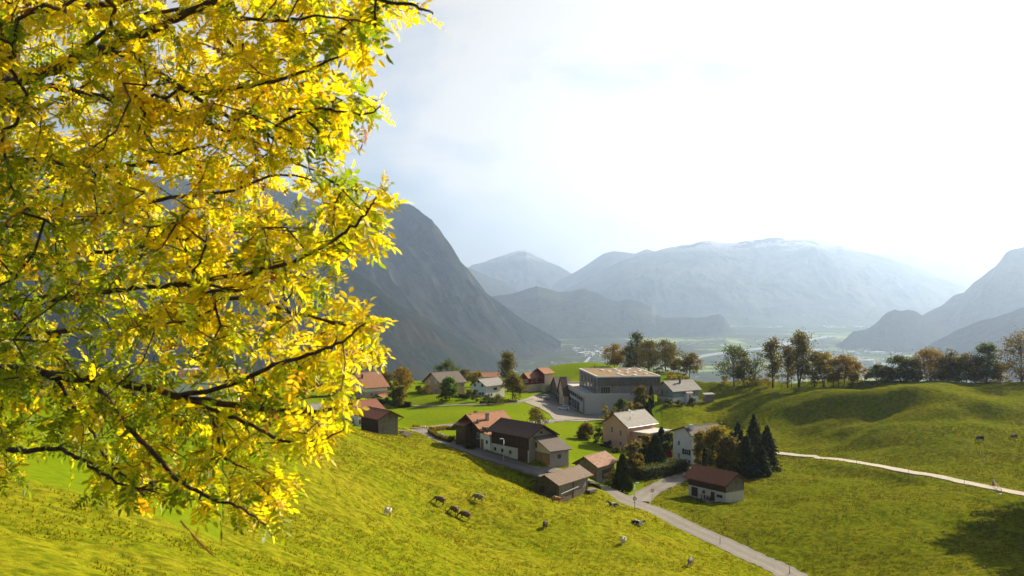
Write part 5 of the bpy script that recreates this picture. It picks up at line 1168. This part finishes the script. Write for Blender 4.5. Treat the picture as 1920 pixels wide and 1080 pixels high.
# ------------------------------------------------------------------ street furniture
simple('galv', (.42, .42, .41), .5, .1, metal=.5); simple('post_wood', (.20, .15, .10), .9, .3, 5); simple('sign_white', (.72, .72, .72), .4, .03); simple('sign_red', (.45, .02, .02), .4); simple('sign_blue', (.03, .08, .3), .4); simple('hydrant_yellow', (.62, .42, .02), .5, .1)
def lamp(px, py, top, label, ang=0):
    p = hit(px, py); H = (py - top) / F * p.y; root = empty('street_lamp', p, R(ang), label, 'street lamp', 'street lamps')
    MB().tube([(0, 0, -.3), (0, 0, 1.0), (0, 0, H * .96)], [.09, .08, .055], 10).build('pole', MAT['galv'], root, True)
    MB().tube([(0, 0, H * .95), (.12, 0, H), (.45, 0, H + .03)], .035, 6).build('arm', MAT['galv'], root, True)
    hd = MB().box(.15, -.14, H - .02, .85, .14, H + .10).build('lamp_head', MAT['sign_white'], root, bevel=.03); MB().box(.3, -.10, H - .04, .8, .10, H - .022).build('lamp_lens', MAT['lamp_glass'], hd); return root, H
lr, lH = lamp(1190, 957, 906, 'street lamp with round sign on its pole at the fork of the road')
def disc(root, z, r, m1, m2, name='sign', y=-.1):
    s = MB().tube([(0, y, z), (0, y - .03, z)], r, 24).build(name, MAT[m1], root); MB().tube([(0, y - .031, z), (0, y - .045, z)], r * .68, 24).build('sign_face', MAT[m2], s)
disc(lr, lH * .44, .38, 'sign_red', 'sign_white'); disc(lr, lH * .44 - .8, .16, 'sign_white', 'sign_blue')
lamp(1072.5, 768, 752, 'street lamp in front of the concrete school wall', 180); lamp(1017, 765, 744, 'street lamp at the kerb of the parking lot')
lamp(944.5, 868, 823, 'street lamp in front of the white corner of the farmhouse', 180)
p = hit(1223, 947); root = empty('traffic_sign', p, 0, 'round traffic sign on a thin post at the grass corner of the lane', 'sign'); H = (947 - 920) / F * p.y
MB().cyl(0, 0, -.3, H + .2, .035, 8).build('post', MAT['galv'], root); disc(root, H, .36, 'sign_red', 'sign_white', y=-.04)
p = hit(1162, 922); root = empty('hydrant', p, 0, 'small yellow hydrant at the foot of the dark thuja', 'hydrant'); MB().tube([(0, 0, -.1), (0, 0, .75), (0, 0, .95), (0, 0, 1.02)], [.15, .15, .17, .06], 12).build('body', MAT['hydrant_yellow'], root, True)
for s in (-1, 1): MB().tube([(s * .12, 0, .62), (s * .28, 0, .62)], .07, 8).build('outlet', MAT['hydrant_yellow'], root)
def post(px, py, h_, label, r=.05, mat='post_wood', group='fence posts', top=None):
    p = hit(px, py); root = empty('fence_post', p, 0, label, 'post', group); MB().tube([(0, 0, -.3), (.01, 0, h_ * .6), (0, .01, h_)], [r, r, r * .85], 7).build('shaft', MAT[mat], root, True)
    MB().tube([(0, 0, h_ * .82), (0, -r * 1.8, h_ * .82)], .02, 5).build('insulator', MAT['metal_dark'], root)
GP = 'grey wooden fence post beside the asphalt road below the barns'
for (px, py), w_ in zip(((826, 840), (852, 850), (878, 861), (905, 868), (935, 878), (966, 888)), ('first', 'second', 'third', 'fourth', 'fifth', 'sixth')): post(px, py, 1.2, w_ + ' from the left of the short fence posts along the road below the farmhouse', group='fence posts below the farmhouse')
for px, py, lb in ((1350, 1022, 'fence post on the left edge of the road where it enters the shade'), (1391, 1020, 'leaning pale fence post right of the road, left of the pair'), (1402, 1022, 'dark fence post right of the road, right of the pair'), (1357, 984, 'thin fence post in the shade below the stable'), (1480, 1078, 'fence post at the bottom edge beside the road'), (1300, 974, 'short post on the verge below the stable')): post(px, py, 1.5, lb, .06)
for px, py, lb in ((1606, 871, 'marker post beside the gravel path, leftmost of three'), (1703, 889, 'marker post beside the gravel path, middle of three'), (1808, 908, 'marker post beside the gravel path, rightmost of three'), (1701, 914, 'lone post in the meadow below the gravel path')): post(px, py, 2.0, lb, .05)
for (px, py), w_ in zip(((1812, 838), (1838, 852), (1846, 868), (1855, 884), (1862, 897)), ('topmost', 'second', 'middle', 'fourth', 'lowest')): post(px, py, 1.2, w_ + ' of the thin white fence posts running down the hill towards the walker', .04, 'sign_white', group='fence posts running down the hill')
post(414, 984, 1.0, 'reddish post on the slope under the yellow tree', .05, 'wood_door'); post(481, 778, 1.6, 'thin pale post on the brow of the meadow', .04, 'sign_white')
post(1115, 690, 2.2, 'dark post on top of the mound beside the school', .10, 'metal_dark')
# striped barrier across the path
p = hit(1878, 926); q = hit(1864, 910); root = empty('barrier', p, 0, 'red and white striped barrier tape strung on posts across the path beside the walker', 'barrier')
d = q - p
for t in (0, .5, 1): MB().cyl(d.x * t, d.y * t, d.z * t - .2, d.z * t + 1.15, .05, 8).build('post', MAT['sign_red'] if t else MAT['sign_white'], root)
m = NT('striped'); s3 = m.n('ShaderNodeSeparateXYZ'); m.l(m.obj(), s3.inputs[0]); f = m.math('FRACT', m.math('MULTIPLY', m.math('ADD', s3.outputs[0], s3.outputs[1]), .8)); m.bsdf(m.mix(m.math('GREATER_THAN', f, .5), (.6, .03, .02), (.75, .72, .7)), .5)
for z in (.55, .95):
    b = MB(); a0 = Vector((0, 0, z)); a1 = d + Vector((0, 0, z)); n_ = Vector((-d.y, d.x, 0)).normalized() * .02
    P4 = [a0 - n_, a1 - n_, a1 + n_, a0 + n_]; P5 = [v + Vector((0, 0, .16)) for v in P4]; b.poly(P4); b.poly(P5); [b.poly([P4[i], P4[(i + 1) % 4], P5[(i + 1) % 4], P5[i]]) for i in range(4)]; b.build('tape', MAT['striped'], root)
MB().tube([(-.2, -.6, .1), (-1.4, -1.2, .15)], .09, 8).build('fallen_bar', MAT['striped'], root)
# concrete slab, flower boxes, wood stack, trough
def slab(pts, h_, mat, name, label, cat):
    P_ = [hit(*q) for q in pts]; c = sum(P_, Vector()) / 4; zt = max(v.z for v in P_) + h_; root = empty(name, Vector((c.x, c.y, c.z)), 0, label, cat); b = MB()
    hi = [(v.x - c.x, v.y - c.y, v.z + h_ - c.z) for v in P_]; lo = [(v.x - c.x, v.y - c.y, v.z - c.z - .5) for v in P_]; b.poly(hi); [b.poly([lo[i], lo[(i + 1) % 4], hi[(i + 1) % 4], hi[i]]) for i in range(4)]; b.build('slab', MAT[mat], root); return root, zt - c.z
slab([(1310, 946), (1329, 939), (1338, 944), (1324, 953)], .04, 'plaster_grey', 'concrete_slab', 'pale concrete slab on the grass in front of the stable', 'slab')
r_, z_ = slab([(1313, 936), (1330, 942), (1334, 938), (1318, 933)], .1, 'plaster_grey', 'platform', 'low grey platform with pots along the stable wall', 'platform')
for i in range(4):
    p = hit(1316 + i * 5, 935 + i * 1.4) + Vector((0, 0, .40)); root = empty('flower_pot', p, 0, ['leftmost', 'second', 'third', 'rightmost'][i] + ' of four flower pots with red flowers at the stable wall', 'flower pot', 'flower pots at the stable')
    MB().tube([(0, 0, -.3), (0, 0, .3)], [.16, .22], 10).build('pot', MAT['tile_terracotta'], root); rg = np.random.default_rng(i); V, c = leaf_cloud(rg.normal(size=(50, 3)) * [.16, .16, .1] + [0, 0, .42], None, .08, 'red' if i != 2 else 'olive', rg); link(bpy.data.objects.new('flowers', mesh_np('flowers', V, np.arange(len(V)), 4, [MAT['foliage']], False, c)), root)
r_, z_ = slab([(748, 812), (760, 808), (775, 815), (762, 819)], .15, 'wood_dark', 'retaining_wall', 'grey walled platform at the right end of the left barn', 'wall')
MB().box(-1.6, -1.2, z_ + .004, -.2, .6, z_ + .25).build('boards', MAT['wood_grey'], r_)
p = hit(1108, 922); root = empty('plank_stack', p, R(50), 'stack of weathered planks at the right end of the log barn', 'planks', None)
for k in range(4): MB().box(-1.4, -.8 + .02 * k, .02 + k * .14, 1.5 - .1 * k, .7, .14 + k * .14).build('plank', MAT['wood_grey'], root)
p = hit(803, 804); root = empty('wood_pile', p, R(-8), 'low pile of cut logs on the verge above the bend of the road', 'wood pile')
for k in range(14): MB().tube([(-2.2 + (k % 7) * .62, -.5, .2 + (k // 7) * .36), (-2.2 + (k % 7) * .62 + .03, .6, .2 + (k // 7) * .36)], .19, 8).build('log', MAT['wood_door' if k % 3 else 'plaster_beige'], root)
p = hit(781, 803)
for i, px in enumerate((776, 783)):
    p = hit(px, 801); root = empty('flower_bush', p, 0, ['left', 'right'][i] + ' of two small red-flowered bushes beside the wood pile', 'bush', 'flower bushes'); rg = np.random.default_rng(i + 5); V, c = leaf_cloud(rg.normal(size=(160, 3)) * [.4, .3, .2] + [0, 0, .35], None, .12, ['red', 'orange'][i], rg); link(bpy.data.objects.new('flowers', mesh_np('flowers', V, np.arange(len(V)), 4, [MAT['foliage']], False, c)), root); MB().cyl(0, 0, -.1, .3, .05, 6).build('stem', MAT['bark'], root)
# orange fence netting lying along the slope under the tree
pts = line([(338, 978), (356, 1000), (372, 1018), (392, 1038), (412, 1056)], 5); b = MB()
for a, c in zip(pts[:-1], pts[1:]):
    za, zc = gz(a.x, a.y), gz(c.x, c.y); q0 = [(a.x - .03, a.y, za + .02), (c.x - .03, c.y, zc + .02), (c.x + .05, c.y + .02, zc + .13), (a.x + .05, a.y + .02, za + .13)]; b.poly(q0); b.poly([(x + .02, y, z) for x, y, z in q0])
simple('orange_plastic', (.75, .25, .03), .6); o = b.build('fence_net', MAT['orange_plastic']); tag(o, 'strip of orange plastic fence netting running down the near slope', 'netting')
# ------------------------------------------------------------------ valley: river, road line, towns
def vstrip(name, pts, w, col, rough):
    simple(name + '_surface', col, rough, .08, .01); P_ = []
    for px, py in pts: D = -VALLEY * F / (py - 540); P_.append(Vector(((px - 960) / F * D, D)))
    P_ = catmull(P_, 10); b = MB(); prev = None
    for i, p in enumerate(P_):
        d = (P_[min(i + 1, len(P_) - 1)] - P_[max(i - 1, 0)]).normalized(); n_ = Vector((-d.y, d.x)) * w / 2; r_ = [(p.x - n_.x, p.y - n_.y, VALLEY + 1.5), (p.x + n_.x, p.y + n_.y, VALLEY + 1.5)]
        if prev: b.poly([prev[0], prev[1], r_[1], r_[0]])
        prev = r_
    tag(b.build(name, MAT[name + '_surface']), kind='structure')
vstrip('river', [(1285, 676), (1310, 669), (1345, 663.5), (1385, 658), (1430, 653), (1500, 640), (1560, 630)], 95, (.17, .19, .21), .7)
vstrip('valley_road', [(1090, 690), (1098, 679), (1108, 668), (1119, 659), (1124, 654)], 18, (.3, .29, .27), .8)
mw = MAT['plaster_bright']; hm_ = bpy.data.meshes.new('valley_house')
def vh(L_, W_, H_, rise, roofm):
    me = bpy.data.meshes.new('valley_house'); a, b_ = L_ / 2, W_ / 2; o = 1.0
    v = [(-a, -b_, -3), (a, -b_, -3), (a, b_, -3), (-a, b_, -3), (-a, -b_, H_), (a, -b_, H_), (a, b_, H_), (-a, b_, H_), (-a, 0, H_ + rise), (a, 0, H_ + rise), (-a - o, -b_ - o, H_ - .3), (a + o, -b_ - o, H_ - .3), (a + o, 0, H_ + rise + .4), (-a - o, 0, H_ + rise + .4), (a + o, b_ + o, H_ - .3), (-a - o, b_ + o, H_ - .3)]
    f = [(0, 1, 5, 4), (1, 2, 6, 9, 5), (2, 3, 7, 6), (3, 0, 4, 8, 7), (10, 11, 12, 13), (13, 12, 14, 15)]
    me.from_pydata(v, [], f); me.materials.append(mw); me.materials.append(MAT[roofm]); me.polygons[4].material_index = 1; me.polygons[5].material_index = 1; return me
kinds = [vh(22, 14, 8, 4, 'tile_terracotta'), vh(30, 18, 10, 5, 'slate_light'), vh(26, 16, 9, 5, 'tile_taupe'), vh(70, 40, 10, 2, 'concrete_light'), vh(110, 55, 11, 2, 'concrete_light')]
rr = random.Random(11); VG = 'small buildings of the valley towns'
spots = [(1590, 641, 4), (1680, 659, 3), (1625, 655, 4), (1612, 678, 3), (1650, 662, 3), (1468, 642, 3), (1455, 649, 3), (1080, 655, 3), (1560, 633, 4)]
for k in range(150):
    cx, cy, sx, sy = rr.choice([(1640, 662, 70, 10), (1640, 662, 70, 10), (1520, 650, 60, 9), (1130, 655, 45, 5), (1105, 662, 25, 8), (1620, 685, 40, 9), (1400, 640, 120, 9), (1560, 612, 90, 3)])
    spots.append((cx + rr.gauss(0, 1) * sx * .6, max(609, cy + rr.gauss(0, 1) * sy * .6), rr.choice([0, 0, 1, 2, 1, 2, 3])))
for px, py, kd in spots:
    D = -VALLEY * F / (py - 540); x, y = (px - 960) / F * D, D; z = gz(x, y)
    o = bpy.data.objects.new('valley_house', kinds[kd]); link(o); o.location = (x, y, max(z, VALLEY)); o.rotation_euler = (0, 0, rr.uniform(0, 3.1)); tag(o, ['tiny pale house with reddish roof', 'tiny pale house with light roof', 'tiny pale house with brownish roof', 'long flat pale hall', 'very large flat white hall'][kd] + ' in the hazy valley town far below', 'house', VG)
# ------------------------------------------------------------------ the big yellow tree that hangs into the picture
def Wm(px, py, d): return Vector(((px - 960) / F * d, d, -(py - 540) / F * d))
m = NT('ash_bark'); o_ = m.obj(); f = m.noise(m.scale(o_, (1, 1, 1)), 14, 6, .7); g = m.noise(o_, 5, 4, .7)
m.bsdf(m.mix(m.math('MULTIPLY', m.ramp(g, [(.55, 0.), (.68, 1.)]), .8), m.mix(m.ramp(f, [(.35, 0.), (.65, 1.)]), (.025, .018, .013), (.095, .07, .05)), (.22, .09, .02)), .9, m.bump(f, .012), spec=.2)
m = NT('ash_leaf'); a = m.n('ShaderNodeVertexColor', layer_name='tint'); c = a.outputs[0]
d = m.bsdf(c, .42, spec=.35); t = m.n('ShaderNodeBsdfTranslucent'); m.l(m.mix(1.0, c, (1.45, 1.4, .8), 'MULTIPLY'), t.inputs['Color']); mx_ = m.n('ShaderNodeMixShader'); mx_.inputs[0].default_value = .62
m.l(d.outputs[0], mx_.inputs[1]); m.l(t.outputs[0], mx_.inputs[2]); m.l(mx_.outputs[0], m.out.inputs['Surface'])
gx0, gy0 = -5.6, 7.4; ash = empty('ash_tree', (gx0, gy0, gz(gx0, gy0)), 0, 'large yellow-leaved ash tree whose branches hang into the picture from the left', 'tree')
B0 = Vector(ash.location)
def loc(p): return Vector(p) - B0
trunk = [Vector((gx0, gy0, B0.z - .6)), Vector((-5.4, 7.5, B0.z + .6)), Vector((-4.95, 7.7, -1.6)), Vector((-4.55, 7.9, 0)), Vector((-4.25, 8.0, 1.4)), Vector((-4.05, 8.0, 2.4)), Vector((-3.7, 7.9, 4.2)), Vector((-3.3, 7.8, 6.0)), Vector((-3.1, 7.6, 8.0))]
MB().tube([loc(p) for p in trunk], [.42, .34, .28, .24, .2, .17, .13, .09, .04], 14).build('trunk', MAT['ash_bark'], ash, True)
BR = [ # (pixel x, pixel y, metres), start radius
 ([(-75,230,7.95),(0,165,7.6),(60,143,7.3),(110,125,7.0),(180,97,6.8),(260,68,6.5),(330,35,6.3),(400,0,6.0),(470,-50,5.8),(560,-110,5.5)], .085),
 ([(-85,250,7.9),(60,168,7.8),(170,178,7.4),(300,200,7.0),(400,235,6.7),(470,265,6.5),(530,295,6.4),(600,325,6.3)], .05),
 ([(180,97,6.8),(240,105,6.5),(300,140,6.3),(363,175,6.1),(440,165,5.9),(525,149,5.7),(600,122,5.5),(656,98,5.3)], .035),
 ([(363,175,6.1),(420,215,6.1),(490,245,6.0),(560,275,5.9),(610,285,5.8)], .02),
 ([(-90,300,8.0),(0,298,7.7),(90,302,7.4),(180,312,7.1),(265,308,6.9),(340,285,6.6),(400,270,6.5)], .04),
 ([(-105,400,8.0),(0,420,7.9),(100,425,7.6),(200,400,7.3),(300,375,7.0),(420,360,6.6),(520,328,6.2),(600,342,6.0)], .035),
 ([(-115,540,7.9),(0,560,7.8),(100,560,7.3),(220,545,6.9),(320,535,6.6),(400,538,6.3),(500,541,6.0)], .04),
 ([(320,535,6.6),(400,522,6.2),(520,500,5.9),(600,465,5.6),(650,435,5.4),(690,395,5.3),(705,372,5.2)], .022),
 ([(-130,660,7.7),(0,690,7.4),(60,695,7.2),(130,708,7.0),(250,722,6.7),(330,742,6.5),(420,758,6.3),(520,768,6.1),(600,772,6.0),(660,757,5.9)], .07),
 ([(330,742,6.5),(420,725,6.2),(500,690,5.9),(580,665,5.6),(640,640,5.4),(685,605,5.2)], .025),
 ([(340,744,6.5),(390,765,6.2),(440,782,6.1),(498,811,5.9),(545,830,5.8),(600,826,5.7),(645,805,5.6)], .022),
 ([(370,752,6.4),(405,800,6.2),(415,850,6.1),(440,870,6.0),(468,882,6.0)], .015),
 ([(150,710,7.0),(200,745,6.6),(240,800,6.3),(290,850,6.1),(335,900,5.9),(400,935,5.7),(455,953,5.6),(500,985,5.5)], .03),
 ([(100,702,7.1),(140,765,6.8),(175,815,6.6),(200,860,6.4),(240,900,6.2),(270,930,6.0)], .022),
 ([(-140,830,7.4),(0,842,7.0),(60,845,6.8),(110,842,6.7),(160,868,6.4),(220,905,6.2),(300,925,6.0)], .035),
 ([(-60,30,8.0),(60,20,7.6),(180,10,7.2),(320,-20,6.6),(460,-40,6.0),(600,-35,5.5),(700,-5,5.1),(780,12,4.9),(812,24,4.85)], .04),
 ([(110,125,7.0),(200,60,6.9),(300,20,6.7),(420,30,6.4),(520,40,6.0),(600,30,5.6),(690,45,5.3)], .025),
 ([(500,245,6.2),(560,215,5.9),(620,205,5.7),(680,215,5.5),(715,200,5.4)], .014),
 ([(-120,620,8.2),(60,625,8.1),(200,610,7.9),(330,580,7.5),(450,560,7.0),(560,590,6.4),(650,610,5.9),(700,640,5.6)], .035),
 ([(-110,480,8.6),(80,480,8.5),(220,470,8.2),(340,450,7.7),(440,430,7.2),(540,420,6.6)], .03),
]
nodes = []; parent = []; rad0 = []
def add_node(p, par, r): nodes.append(np.array(p)); parent.append(par); rad0.append(r); return len(nodes) - 1
rg = np.random.default_rng(21)
for pts, r in BR:
    P3 = catmull([Wm(*p) for p in pts], 6); n = len(P3)
    P3 = [p + Vector(rg.normal(size=3)) * .005 for p in P3]
    rr_ = [max(.004, r * .6 * (1 - i / n) ** .8 + .003) for i in range(n)]
    MB().tube([loc(p) for p in P3], rr_, 9).build('branch', MAT['ash_bark'], ash, True)
    prev = -1
    for i, p in enumerate(P3):
        if i > n * .12: prev = add_node(p, prev, rr_[i])
        else: prev = -1
EDGE = [(-60,-60),(500,-60),(700,-40),(770,-10),(800,5),(812,30),(760,20),(725,40),(735,100),(690,95),(665,140),(700,150),(728,190),(732,225),(700,245),(650,262),(640,300),(615,318),(690,330),(742,352),(738,405),(722,455),(690,460),(650,455),(655,500),(640,525),(600,548),(560,560),(560,580),(640,580),(690,590),(745,625),(738,650),(720,690),(680,730),(655,770),(650,825),(610,850),(560,862),(520,840),(430,850),(420,880),(500,900),(570,915),(560,955),(500,1005),(440,985),(350,960),(300,950),(220,965),(175,940),(170,880),(120,850),(60,870),(45,905),(10,910),(-60,880)]
from mathutils.geometry import intersect_point_tri_2d
EP = [Vector((x - 19 * min(1, max(0, (x - 430) / 180)) * (1.35 if y > 600 else 1), y - (14 if y > 820 else 0))) for x, y in EDGE]
N = 1800; cand = rg.uniform([-60, -60], [815, 1010], (N * 5, 2)); ins = inside(cand[:, 0], cand[:, 1], EP)
# open sky / view gaps seen in the photograph
def gap(x, y, cx, cy, rx, ry): return ((x - cx) / rx) ** 2 + ((y - cy) / ry) ** 2 < 1
G_ = np.zeros(len(cand), bool)
for g in ((600,300,40,22),(690,290,50,25),(560,345,55,22),(540,860,40,25),(640,880,60,40),(480,800,60,28),(95,870,70,22),(640,130,30,25),(400,745,50,25),(590,745,30,20),(700,75,14,14),(600,90,18,15),(560,400,50,30),(470,365,40,22),(610,440,40,14),(520,465,50,15),(600,510,30,15),(330,330,40,18),(440,300,40,14),(130,470,40,16),(560,620,24,20),(230,660,60,18),(450,680,60,16),(350,700,40,16),(160,620,40,16),(60,560,40,18),(560,730,40,16),(300,860,40,20),(500,880,60,14),(240,560,30,12),(420,210,30,10),(240,40,30,14),(330,120,20,10),(80,60,30,15),(500,575,60,20),(430,900,30,24)): G_ |= gap(cand[:, 0], cand[:, 1], *g)
cand = cand[ins & ~G_][:N]; N = len(cand)
t_ = np.clip(cand[:, 0] / 800, 0, 1); dep = rg.uniform(5.6, 10.2, N) * (1 - t_) + rg.uniform(4.9, 6.9, N) * t_
A3 = np.stack([(cand[:, 0] - 960) / F * dep, dep, -(cand[:, 1] - 540) / F * dep], 1)
tn = np.array(nodes); best = np.full(N, 1e9); bi = np.zeros(N, int)
for i in range(0, N, 200):
    dd = np.linalg.norm(A3[i:i + 200, None] - tn[None], axis=2); bi[i:i + 200] = dd.argmin(1); best[i:i + 200] = dd.min(1)
done = np.zeros(N, bool); twigs = []; tips = []
for it in range(N):
    w_ = np.where(done, 1e9, best); k = int(w_.argmin())
    if w_[k] > 1.6: break
    done[k] = True; pa = bi[k]; a = nodes[pa]; b_ = A3[k]; L_ = np.linalg.norm(b_ - a); ns = max(1, int(L_ / .11)); prev = pa; path = [pa]
    side = rg.normal(size=3) * .09 * L_; side[2] = abs(side[2]) * .5 + .03 * L_
    for s in range(1, ns + 1):
        u = s / ns; q = a + (b_ - a) * u + side * math.sin(math.pi * u) + rg.normal(size=3) * .006
        prev = add_node(q, prev, 0); path.append(prev)
        dd = np.linalg.norm(A3 - q[None], axis=1) + .02; m_ = dd < best; best[m_] = dd[m_]; bi[m_] = prev
    twigs.append(path); tips.append((prev, (b_ - a) / (L_ + 1e-6), L_, path))
cnt = np.zeros(len(nodes))
for path in twigs: cnt[path[-1]] += 1
for i in range(len(nodes) - 1, -1, -1):
    if parent[i] >= 0: cnt[parent[i]] += cnt[i]
b = MB()
for path in twigs:
    pts = [loc(nodes[i]) for i in path]; rs = [min(.0016 + .0012 * (cnt[i]) ** .55, .013) if rad0[i] == 0 else min(rad0[i] * .7, .0016 + .0012 * (cnt[path[1]]) ** .55) for i in path]
    b.tube(pts, rs, 5, False)
tw = b.build('twigs', MAT['ash_bark'], ash, True); tw['kind'] = 'stuff'
# pinnate leaves
LV = []; LC = []; cols = {'y': (.74, .575, .010), 'g': (.17, .24, .008), 'yg': (.42, .44, .008), 'o': (.66, .38, .015), 'b': (.22, .09, .02)}
tri = np.array([(0, 0, 0), (.30, .19, .05), (.68, .17, .04), (1, 0, -.06), (.68, -.17, .04), (.30, -.19, .05)])   # one leaflet: outline folded along its midrib
stalks = MB()
def leaf(base, dr, size, col, nrm):
    up = nrm - dr * nrm.dot(dr); up = up.normalized() if up.length > 1e-4 else dr.orthogonal(); sdv = dr.cross(up)
    npair = random.choice((3, 4, 4, 5)); L_ = size
    pts = []
    for j in range(npair + 1):
        u = .28 + .72 * j / npair; p = base + dr * (L_ * u) - up * (L_ * .28 * u * u); pts.append(p)
        tang = (dr - up * (.5 * u)).normalized()
        if j == npair: items = [(tang, 1.1)]
        else: items = [((tang * .55 + sdv * s + up * random.uniform(-.15, .2)).normalized(), 1.0) for s in (-1, 1)]
        for dv, sc in items:
            if random.random() < .06: continue
            l = L_ * random.uniform(.32, .42) * sc; sv = dv.cross(up).normalized(); nv = sv.cross(dv)
            M_ = np.array([dv, sv, nv]); roll = random.uniform(-.5, .5); cr_, sr_ = math.cos(roll), math.sin(roll); q = tri.copy(); q[:, 2] *= random.uniform(-.5, 2.0); q[:, 2] -= q[:, 0] ** 2 * random.uniform(0, .25)
            yy = q[:, 1] * cr_ - q[:, 2] * sr_; zz = q[:, 1] * sr_ + q[:, 2] * cr_; q[:, 1] = yy; q[:, 2] = zz
            LV.append(np.array(p)[None] + (q * l) @ M_); LC.append(np.array(col) * random.uniform(.85, 1.15))
    stalks.tube([base, base + dr * (L_ * .5) - up * (L_ * .07), pts[-1]], [.0016, .0012, .0008], 3, False)
random.seed(4)
def colour(p):
    px = 960 + F * p[0] / p[1]; py = 540 - F * p[2] / p[1]
    gr = .12 + .70 * max(0, min(1, (py - 250) / 450)) * max(0, min(1, (560 - px) / 450)); n = float(vnoise(np.array([p[0] * 1.8]), np.array([p[2] * 1.8 + p[1]]), 8)[0]); gr = gr * .8 + (n - .5) * .6
    r = random.random()
    if r < .022: c = 'o'
    elif r < .032: c = 'b'
    elif r < .05 + max(0, gr) * .75: c = 'g'
    elif r < .05 + max(0, gr) * .75 + .30: c = 'yg'
    else: c = 'y'
    return cols[c]
for (ti, dv, L_, path) in tips:
    nl = random.choice((3, 4, 5, 5)); d0 = Vector(dv)
    for k in range(nl):
        idx = path[-1] if k < 2 else path[max(1, int(len(path) * random.uniform(.35, 1))) - 1]
        base = Vector(nodes[idx]); out = (d0 + Vector(rg.normal(size=3)) * .75 + Vector((.15, 0, -.12))).normalized(); nrm = (Vector((0, 0, 1)) + Vector(rg.normal(size=3)) * .55).normalized()
        c = colour(base); LS = random.uniform(.10, .175); leaf(loc(base), out, LS, c, nrm)
V = np.concatenate(LV); nL = len(LV); base_i = (np.arange(nL) * 6)[:, None]; q = np.concatenate([base_i + np.array([[0, 1, 2, 3]]), base_i + np.array([[3, 4, 5, 0]])], 1)
cc_ = np.repeat(np.array(LC), 6, 0); me = mesh_np('leaves', V, q, 4, [MAT['ash_leaf']], False, cc_); link(bpy.data.objects.new('leaves', me), ash)
sk_ = stalks.build('leaf_stalks', MAT['leaf_stalk'], ash) if 'leaf_stalk' in MAT else stalks.build('leaf_stalks', simple('leaf_stalk', (.35, .33, .04), .6), ash)
sk_['kind'] = 'stuff'
print('leaflets', nL, 'nodes', len(nodes))
# ------------------------------------------------------------------ grass tufts of the grazed slopes
def tufts():
    rg = np.random.default_rng(2); n = 330000
    y = np.sqrt(rg.uniform(38 ** 2, 290 ** 2, n)); t = rg.uniform(-.55, .55, n); keep = rg.random(n) < np.clip((80 / y) ** .9, .2, 1); y = y[keep]; t = t[keep]; x = t * y
    front = np.interp(960 + F * t, [-400, 416, 424, 640, 760, 830, 1020, 1110, 1200, 1235, 1290], [70, 70, 206, 205, 235, 212, 193, 192, 184, 260, 600]) * S
    k = (y < front - 1); x = x[k]; y = y[k]; d = np.full(len(x), 99.)
    for pts, w in ROADS.values(): d = np.minimum(d, seg_dist(x, y, pts) - w / 2)
    for poly in POLYW.values(): d = np.where(inside(x, y, poly), -1, d)
    ok = (d > .35) & (fbm(x / 2.2, y / 2.2, 31, 3) > rg.uniform(.15, .70, len(x))); x = x[ok]; y = y[ok]
    z = ground(x, y) + .02; n = len(x); C = np.stack([x, y, z], 1); sc = (rg.uniform(.6, 1.3, n) * (.42 + y / 190))[:, None]
    V = []; 
    for b in range(4):
        a = rg.uniform(0, 6.28, n); dx = np.stack([np.cos(a), np.sin(a), np.zeros(n)], 1); px_ = np.stack([-np.sin(a), np.cos(a), np.zeros(n)], 1); h_ = (rg.uniform(.05, .17, n) + .12 * (rg.random(n) > .93))[:, None]
        b0 = C + dx * .05 - np.array([0, 0, .06]); V.append(np.stack([b0 - px_ * .055 * sc, b0 + px_ * .055 * sc, C + dx * .13 * sc + np.array([[0, 0, 1.]]) * h_ * sc], 1))
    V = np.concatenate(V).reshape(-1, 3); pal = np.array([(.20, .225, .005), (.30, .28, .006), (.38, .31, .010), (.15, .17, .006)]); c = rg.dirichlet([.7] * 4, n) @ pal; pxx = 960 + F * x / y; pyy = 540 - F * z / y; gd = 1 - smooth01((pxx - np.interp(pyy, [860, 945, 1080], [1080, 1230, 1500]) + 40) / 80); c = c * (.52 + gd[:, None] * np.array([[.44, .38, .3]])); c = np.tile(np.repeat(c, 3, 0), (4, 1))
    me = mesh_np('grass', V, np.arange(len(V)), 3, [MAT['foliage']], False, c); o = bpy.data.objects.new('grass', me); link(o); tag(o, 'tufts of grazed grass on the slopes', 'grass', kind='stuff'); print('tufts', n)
tufts()
